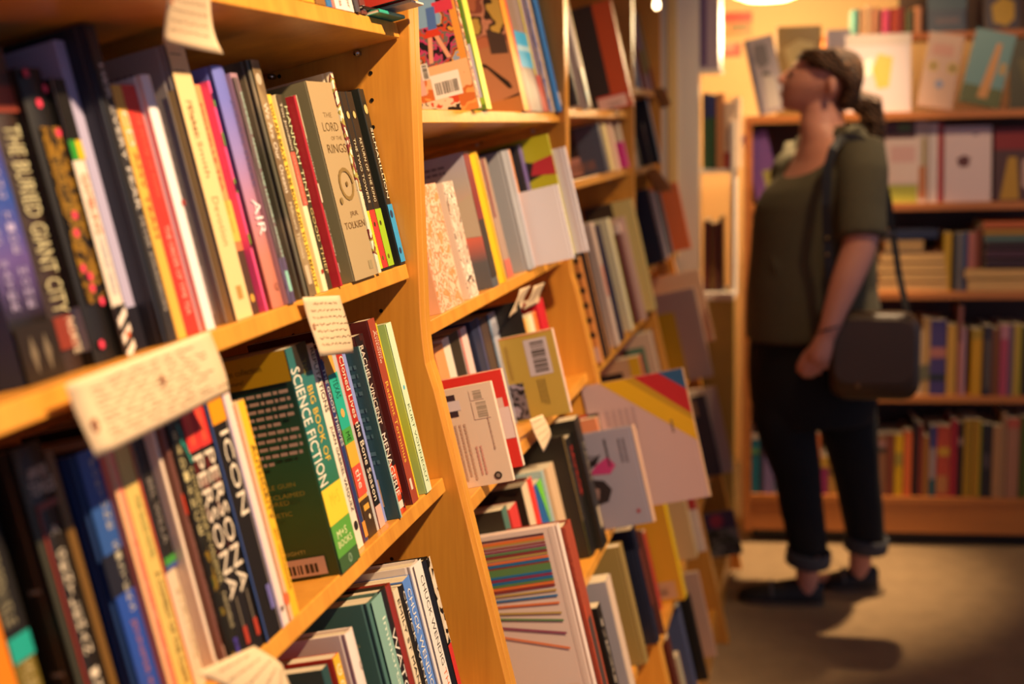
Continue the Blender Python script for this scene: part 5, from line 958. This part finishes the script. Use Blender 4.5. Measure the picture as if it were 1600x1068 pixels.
# nose, lips, chin, brow, ear
B.tube([V(1238, 108, HY - .004), V(1229, 116, HY - .005), V(1218, 125, HY - .006), V(1226, 131, HY - .006)], [.007, .009, .0115, .009], SKIN, 10)
ell(B, V(1225, 130, HY + .004), (.010, .012, .007), SKIN, 10); ell(B, V(1225, 130, HY - .016), (.010, .009, .007), SKIN, 10)
ell(B, V(1226, 142, HY - .006), (.011, .024, .0055), SKIN, 12); ell(B, V(1226, 149, HY - .006), (.011, .021, .006), SKIN, 12)
ell(B, V(1229, 164, HY - .004), (.016, .024, .014), SKIN, 12)
ell(B, V(1240, 110, HY - .03), (.010, .022, .006), SKIN, 12); ell(B, V(1240, 110, HY + .02), (.010, .022, .006), SKIN, 12)
for s in (-1, 1):
    ell(B, V(1300, 134, HY) + Vector((0, s * .077, 0)), (.013, .011, .028), SKIN, 12)
    ell(B, V(1297, 145, HY) + Vector((0, s * .071, 0)), (.008, .008, .010), SKIN, 10)
# neck to torso
TH = 24
ring_loft(B, [(V(1280, 160, HY), .052, .048, 6, 0), (V(1284, 178, HY), .058, .052, 8, -4), (V(1286, 196, HY), .066, .060, 14, -8), (V(1289, 214), .074, .085, TH, 14), (V(1287, 232), .088, .118, TH, 24), (V(1282, 252), .104, .145, TH, 24), (V(1276, 285), .125, .155, TH, 6), (V(1274, 320), .140, .155, TH, 0), (V(1270, 380), .135, .140, 20, 0), (V(1268, 440), .140, .14, 16, 0), (V(1269, 500), .150, .145, 12, 0), (V(1270, 560), .150, .14, 10, 0), (V(1271, 605), .130, .13, 8, 0)], SKIN)
LY, RY = 3.735, 3.885
LL = [(1245, 600, .070, 3.755), (1236, 680, .066, 3.75), (1247, 740, .060, 3.745), (1255, 790, .054, 3.74), (1259, 840, .046, LY), (1261, 880, .038, LY), (1262, 912, .036, LY), (1262, 930, .035, LY)]
RL = [(1312, 600, .070, 3.85), (1328, 680, .064, 3.86), (1336, 740, .060, 3.87), (1345, 790, .054, 3.88), (1348, 830, .044, RY), (1345, 858, .038, RY), (1343, 890, .036, RY), (1343, 905, .035, RY)]
for L in (LL, RL): B.tube([V(x, y, Y) for x, y, r_, Y in L], [q[2] * .92 for q in L], SKIN, 16)
for hx, hy, Y in ((1230, 932, LY), (1322, 907, RY)): ell(B, V(hx, hy, Y), (.105, .036, .024), SKIN)
# arms
SA = 3.525
LA = [(1340, 228, .062, 3.69), (1346, 270, .060, 3.655), (1345, 330, .052, 3.625), (1346, 372, .047, 3.60), (1338, 400, .046, 3.585), (1322, 440, .042, 3.555), (1307, 480, .034, 3.53), (1296, 512, .027, SA - .015), (1291, 524, .027, SA - .015)]
B.tube([V(x, y, Y) for x, y, r_, Y in LA], [q[2] for q in LA], SKIN, 18)
RA = [(1262, 232, .062, 3.93), (1248, 290, .056, 3.97), (1244, 350, .048, 3.985), (1240, 400, .044, 3.985), (1225, 440, .038, 3.98), (1212, 478, .03, 3.97), (1206, 500, .027, 3.965)]
B.tube([V(x, y, Y) for x, y, r_, Y in RA], [q[2] for q in RA], SKIN, 16)
def hand(W_, K, Fd, side, Y0):
    """W_ wrist, K knuckle centre, side: unit vector across the palm, Fd: finger direction"""
    ax = (K - W_).normalized(); n_ = ax.cross(side).normalized()
    vs = []
    B.tube([W_, W_ + (K - W_) * .35, W_ + (K - W_) * .7, K], [.026, .030, .033, .028], SKIN, 14)
    for i, (off, ln, r0) in enumerate(((.030, .062, .0092), (.011, .070, .0098), (-.009, .066, .0094), (-.028, .052, .0082))):
        k0 = K + side * off - ax * .012; d1 = (ax + Fd * (.25 + .05 * i)).normalized(); d2 = (ax * .8 + Fd * (.9 + .1 * i)).normalized(); d3 = (ax * .3 + Fd * (1.1 + .1 * i)).normalized()
        p1 = k0 + d1 * ln * .5; p2 = p1 + d2 * ln * .32; p3 = p2 + d3 * ln * .26
        B.tube([k0, k0 + d1 * ln * .25, p1, p2, p3], [r0 * 1.15, r0 * 1.05, r0, r0 * .92, r0 * .72], SKIN, 10)
    t0 = W_ + ax * .03 + side * .024; t1 = t0 + (ax * .7 + side * .75 + Fd * .3).normalized() * .034; t2 = t1 + (ax * 1.0 + side * .25 + Fd * .4).normalized() * .030; t3 = t2 + (ax + Fd * .5).normalized() * .020
    B.tube([t0, t1, t2, t3], [.015, .0115, .0105, .0078], SKIN, 10)
W_ = V(1290, 526, SA - .015); K_ = V(1276, 566, SA - .022)
hand(W_, K_, Vector((.25, .85, 0)), Vector((-.93, .1, -.25)).normalized(), 0)
W2 = V(1206, 500, 3.965); K2 = V(1198, 535, 3.95)
hand(W2, K2, Vector((.4, -.8, 0)), Vector((-.9, -.1, -.2)).normalized(), 0)
o = B.build('body', person); remesh(o, .0055, 5, .5)
# face: eyes, brows, lips as parts
def part(n, f, vox=None, sm=3):
    mb = MB(); f(mb); o = mb.build(n, person)
    if vox: remesh(o, vox, sm)
    return o
for s in (-1, 1):
    part('eye', lambda mb: (ell(mb, V(1238, 117, HY) + Vector((.006, s * .032, 0)), (.011, .013, .009), mat('e4d8cc', .2), 14), ell(mb, V(1234, 117, HY) + Vector((.003, s * .034, 0)), (.006, .006, .006), mat('2c1c10', .2), 10)))
    part('eyebrow', lambda mb: mb.tube([V(1236, 109, HY) + Vector((.001, s * .018, 0)), V(1236, 107, HY) + Vector((.003, s * .034, 0)), V(1240, 109, HY) + Vector((.012, s * .05, 0))], [.003, .0035, .002], mat('3c2818', .8), 6))
part('lips', lambda mb: (mb.tube([V(1224, 145, HY) + Vector((.010, -.026, 0)), V(1222, 144, HY) + Vector((-.003, -.006, 0)), V(1224, 145, HY) + Vector((.010, .016, 0))], [.002, .0045, .002], mat('9c4c44', .5), 8), mb.tube([V(1225, 149, HY) + Vector((.010, -.022, 0)), V(1223, 150, HY) + Vector((-.003, -.006, 0)), V(1225, 149, HY) + Vector((.010, .012, 0))], [.002, .005, .002], mat('a4544c', .5), 8)))
# hair
HAIR = bpy.data.materials.new('hair'); HAIR.use_nodes = True; nt = HAIR.node_tree; b_ = nt.nodes['Principled BSDF']; b_.inputs['Roughness'].default_value = .55; b_.inputs['Specular IOR Level'].default_value = .3
tc = nt.nodes.new('ShaderNodeTexCoord'); wv = nt.nodes.new('ShaderNodeTexWave'); wv.inputs['Scale'].default_value = 24; wv.inputs['Distortion'].default_value = 9; wv.inputs['Detail'].default_value = 4; wv.inputs['Detail Scale'].default_value = 2
mp = nt.nodes.new('ShaderNodeMapping'); mp.inputs['Rotation'].default_value = (.3, .9, .2); nt.links.new(tc.outputs['Object'], mp.inputs[0]); nt.links.new(mp.outputs[0], wv.inputs['Vector'])
r_ = nt.nodes.new('ShaderNodeValToRGB'); r_.color_ramp.elements[0].color = lin('150c06'); r_.color_ramp.elements[0].position = .25; r_.color_ramp.elements[1].color = lin('6c482a'); nt.links.new(wv.outputs[0], r_.inputs[0]); nt.links.new(r_.outputs[0], b_.inputs['Base Color'])
bp = nt.nodes.new('ShaderNodeBump'); bp.inputs['Strength'].default_value = .6; bp.inputs['Distance'].default_value = .006; nt.links.new(wv.outputs[0], bp.inputs['Height']); nt.links.new(bp.outputs[0], b_.inputs['Normal'])
def hairf(mb):
    rr = random.Random(3)
    hs = [(75, 1268, 1312, .032), (80, 1254, 1328, .056), (88, 1248, 1338, .074), (97, 1254, 1343, .083), (106, 1266, 1346, .087), (116, 1280, 1347, .086), (126, 1301, 1347, .082), (136, 1309, 1345, .076), (148, 1310, 1342, .068), (160, 1306, 1338, .058), (172, 1312, 1334, .044)]
    ring_loft(mb, [headring(*q) for q in hs], HAIR, 28)
    for k in range(120):      # locks combed back
        s = rr.choice((-1, 1)); z0 = rr.uniform(79, 108); w = rr.uniform(.3, 1)
        p0 = V(1250 + (z0 - 80) * .5 + rr.uniform(0, 8), z0, HY) + Vector((0, s * (.045 + .03 * w), 0)); p1 = V(1302, z0 + rr.uniform(0, 9), HY) + Vector((0, s * .088, 0)); p2 = V(1340, 128 + rr.uniform(-14, 30), HY) + Vector((0, s * .055 * w, 0))
        mb.tube([p0, (p0 + p1) / 2 + Vector((0, s * .014, 0)), p1, (p1 + p2) / 2 + Vector((.004, s * .012, 0)), p2], [.003, .006, .006, .006, .003], HAIR, 5)
part('hair', hairf, .0045, 2)
def tailf(mb):
    rr = random.Random(5)
    ell(mb, V(1343, 160, HY), (.026, .034, .034), HAIR); ell(mb, V(1362, 186, HY), (.034, .034, .046), HAIR)
    for k in range(110):
        a = rr.uniform(0, math.tau); q = rr.uniform(.2, 1); e = V(1364 + rr.uniform(-20, 18), 218 + rr.uniform(-34, 18), HY + rr.uniform(-.03, .03))
        p0 = V(1338, 152, HY) + Vector((0, .02 * math.cos(a), .02 * math.sin(a))); m1 = V(1362, 165, HY) + Vector((rr.uniform(-.01, .022), .035 * math.cos(a) * q, .02 * math.sin(a)))
        m2 = (m1 + e) / 2 + Vector((rr.uniform(-.012, .02), rr.uniform(-.02, .02), 0))
        mb.tube([p0, m1, m2, e], [.006, .009, .008, .003], HAIR, 5)
part('ponytail', tailf, .0045, 1)
part('hair_tie', lambda mb: mb.tube([V(1341, 154, HY) + Vector((0, .028 * math.cos(k * math.tau / 14), .028 * math.sin(k * math.tau / 14))) for k in range(15)], .005, mat('1c1418'), 6))
# shirt
def shirtf(mb):
    ring_loft(mb, [(V(1272, 524), .198, .175, 12, 2), (V(1271, 500), .196, .172, 12, 0), (V(1268, 450), .188, .168, 16, 0), (V(1270, 400), .182, .168, 18, 0), (V(1273, 350), .180, .172, 20, 0), (V(1276, 315), .174, .178, TH, 2), (V(1281, 285), .158, .182, TH, 8), (V(1286, 262), .138, .182, TH, 18), (V(1291, 242), .112, .170, TH, 28), (V(1297, 226), .086, .140, TH, 34)], SHIRT, 36)
    for L, n_ in ((LA, 4), (RA, 4)):
        pts = [V(x, y, Y) for x, y, r_, Y in L[:n_]]; rr = [q[2] * f for q, f in zip(L[:n_], (1.18, 1.22, 1.32, 1.45))]
        mb.tube(pts, rr, SHIRT, 20)
    mb.tube([V(1338, 222, 3.71), V(1310, 214, 3.76), V(1300, 220, 3.82)], [.050, .034, .03], SHIRT, 14)
    mb.tube([V(1262, 232, 3.93), V(1280, 222, 3.88), V(1296, 218, 3.84)], [.050, .036, .03], SHIRT, 14)
    ell(mb, V(1240, 272, 3.90), (.07, .07, .075), SHIRT)
    rr = random.Random(2)
    for k in range(9):       # soft folds
        y = rr.uniform(330, 500); x = 1190 + rr.uniform(0, 60); d_ = rr.uniform(25, 60)
        a = V(x, y, 3.66); bb = V(x + d_ * .5, y + d_, 3.65)
        mb.tube([a, (a + bb) / 2, bb], [.004, .009, .003], SHIRT, 6)
part('t_shirt', shirtf, .0075, 7)
# jeans
def jf(mb):
    ring_loft(mb, [(V(1272, 512), .180, .160, 12, 0), (V(1272, 540), .190, .162, 10, 0), (V(1271, 580), .190, .162, 10, 0), (V(1271, 625), .184, .160, 8, 0), (V(1273, 655), .165, .150, 8, 0)], JEANS, 32)
    for L in ((LL, [(1228, 610, .092), (1226, 660, .088), (1236, 700, .080), (1246, 740, .069), (1252, 790, .064), (1260, 835, .059), (1263, 864, .0575)], (3.755, 3.75, 3.748, 3.745, 3.74, LY, LY)), (RL, [(1318, 610, .092), (1324, 660, .088), (1332, 700, .078), (1338, 740, .069), (1346, 790, .064), (1350, 820, .060), (1352, 842, .0585)], (3.85, 3.86, 3.865, 3.87, 3.88, RY, RY))):
        mb.tube([V(x, y, Y) for (x, y, r_), Y in zip(L[1], L[2])], [q[2] for q in L[1]], JEANS, 20)
part('jeans', jf, .0075, 5)
for x, y, Y in ((1263, 868, LY), (1353, 846, RY)):
    mb = MB(); c = V(x, y, Y); mb.v = []; rr = .0635
    prof = [(rr - .004, -.022), (rr, -.024), (rr + .003, -.02), (rr + .003, .016), (rr, .02), (rr - .004, .018), (rr - .004, -.022)]
    mb.lathe(prof, CUFF, (0, 0, 0), 28); o = mb.build('jean_cuff', person); o.location = c; o.rotation_euler = (math.radians(3), math.radians(5), 0)
# shoes
def shoe(tip, heel, Y, y_sole):
    z0 = 0.0; xt = V(tip, y_sole, Y).x; xh = V(heel, y_sole, Y).x; Ln = xh - xt
    mb = MB(); rings = []; n = 20
    for i, (u_, w, h) in enumerate(((0, .012, .012), (.04, .028, .020), (.15, .040, .030), (.35, .044, .040), (.5, .040, .052), (.62, .037, .060), (.8, .035, .064), (.93, .031, .062), (1, .018, .050))):
        x = xt + Ln * u_; rings.append([Vector((x, Y + w * math.cos(k * math.tau / n), .014 + max(0, h * math.sin(k * math.tau / n)) + (0 if math.sin(k * math.tau / n) > 0 else -.004))) for k in range(n)])
    vs = [p for r in rings for p in r]; fs = [(i * n + k, i * n + (k + 1) % n, (i + 1) * n + (k + 1) % n, (i + 1) * n + k) for i in range(len(rings) - 1) for k in range(n)] + [tuple(range(n))[::-1], tuple(range((len(rings) - 1) * n, len(rings) * n))]
    mb.mesh(vs, fs, SHOE, True); o = mb.build('shoe', person)
    s = MB(); out = [(xt - .002, 0), (xt + .01, .026), (xt + Ln * .15, .043), (xt + Ln * .35, .047), (xt + Ln * .6, .040), (xt + Ln * .9, .036), (xt + Ln + .002, .018)]
    poly = [(x, Y + w) for x, w in out] + [(x, Y - w) for x, w in out[::-1][:-1]]
    s.prism(poly, .0005, .014, mat('5c4c3c', .7), 'z'); q = s.build('sole', o); q.name = 'sole'
    b = MB(); bx = xt + Ln * .40
    b.tube([(bx, Y - .042, .03), (bx - .004, Y - .025, .052), (bx - .006, Y, .060), (bx - .004, Y + .025, .052), (bx, Y + .042, .03)], .006, mat('5c5450', .6), 8); b.build('strap', o)
shoe(1154, 1287, LY, 945); shoe(1284, 1372, RY, 918)
# bracelet and necklace-thin wristband
mb = MB(); c = V(1295, 514, SA - .015); mb.tube([c + Vector((.028 * math.cos(k * math.tau / 18), .029 * math.sin(k * math.tau / 18), .010 * math.cos(k * math.tau / 18 + .5))) for k in range(19)], .0026, mat('2c2c2c', .4), 6); mb.build('bracelet', person)
# ---------------------------------------------------------------- shoulder bag (carried, moves on its own)
BY = 3.575
bag = empty('shoulder_bag', loc=(0, 0, 0)); tag(bag, 'dark brown leather shoulder bag hanging at the hip of the standing person', 'bag')
def rrect(cx, cz, w, h, r, n=5):
    out = []
    for sx, sz, a0 in ((1, 1, 0), (-1, 1, 90), (-1, -1, 180), (1, -1, 270)):
        for k in range(n + 1):
            a = math.radians(a0 + 90 * k / n); out.append((cx + sx * (w / 2 - r) + r * math.cos(a), cz + sz * (h / 2 - r) + r * math.sin(a)))
    return out
c = V(1367, 553, BY); wB = 128 * PX * .95; hB = 124 * PX * .95
mb = MB(); vs = []; fs = []; prof = [(0, .86), (.012, .97), (.03, 1.0), (.06, 1.0), (.085, .97), (.1, .88)]
out = rrect(0, 0, wB, hB, .045); n = len(out)
for y, s in prof:
    for x, z in out: vs.append((c.x + x * s, BY - .03 + y, c.z + z * s - (.012 if z < 0 else 0) * s))
for i in range(len(prof) - 1):
    for k in range(n): fs.append((i * n + k, i * n + (k + 1) % n, (i + 1) * n + (k + 1) % n, (i + 1) * n + k))
fs.append(tuple(range(n))[::-1]); fs.append(tuple(range((len(prof) - 1) * n, len(prof) * n))); mb.mesh(vs, fs, BAG, True); mb.build('bag_body', bag)
mb = MB(); out = rrect(c.x - .004, c.z + .012, wB * .9, hB * .78, .04); mb.prism(out, BY - .041, BY - .0305, BAG, 'y'); o = mb.build('flap', bag, bevel=.004)
mb = MB(); mb.tube([V(1305, 497, BY - .02), V(1345, 508, BY - .035), V(1385, 506, BY - .035), V(1422, 492, BY - .02)], .005, BAG, 8); mb.build('zip_seam', bag)
def band(pts, w, m, nm):
    mb = MB(); pts = [Vector(p) for p in pts]; vs = []; fs = []
    for i, p in enumerate(pts):
        d_ = (pts[min(i + 1, len(pts) - 1)] - pts[max(i - 1, 0)]).normalized(); s = d_.cross(Vector((0, 1, 0))).normalized() * w / 2; t_ = Vector((0, .0015, 0))
        vs += [p - s - t_, p + s - t_, p + s + t_, p - s + t_]
    for i in range(len(pts) - 1):
        for k in range(4): fs.append((i * 4 + k, i * 4 + (k + 1) % 4, i * 4 + 4 + (k + 1) % 4, i * 4 + 4 + k))
    fs += [(3, 2, 1, 0), tuple(len(vs) - 4 + k for k in range(4))]
    mb.mesh(vs, fs, m); return mb.build(nm, bag)
STR = mat('15100d', .5)
band([V(1318, 212, 3.62), V(1302, 232, 3.585), V(1293, 262, 3.575), V(1291, 320, 3.56), V(1293, 380, 3.575), V(1298, 440, 3.575), V(1306, 494, 3.578)], .024, STR, 'strap')
band([V(1318, 212, 3.62), V(1345, 216, 3.62), V(1372, 250, 3.63), V(1388, 310, 3.66), V(1396, 370, 3.67), V(1405, 430, 3.645), V(1416, 480, 3.61), V(1420, 498, 3.60)], .018, STR, 'strap')
for y in (345, 372, 398): 
    mb = MB(); q = V(1293, y, 3.572); mb.tube([q, q + Vector((0, -.004, 0))], .0045, mat('a88c58', .3, 1), 10); mb.build('stud', bag)
mb = MB(); q = V(1340, 601, BY - .02); mb.tube([q + Vector((0, .0, .008)), q + Vector((0, -.02, 0))], .006, mat('a8845c', .3, 1), 10); mb.build('clasp', bag)
mb = MB(); q = V(1391, 364, 3.668); mb.box((q.x - .012, q.y - .004, q.z - .006), (q.x + .012, q.y + .004, q.z + .006), mat('6c5c4c', .3, 1)); mb.build('buckle', bag)
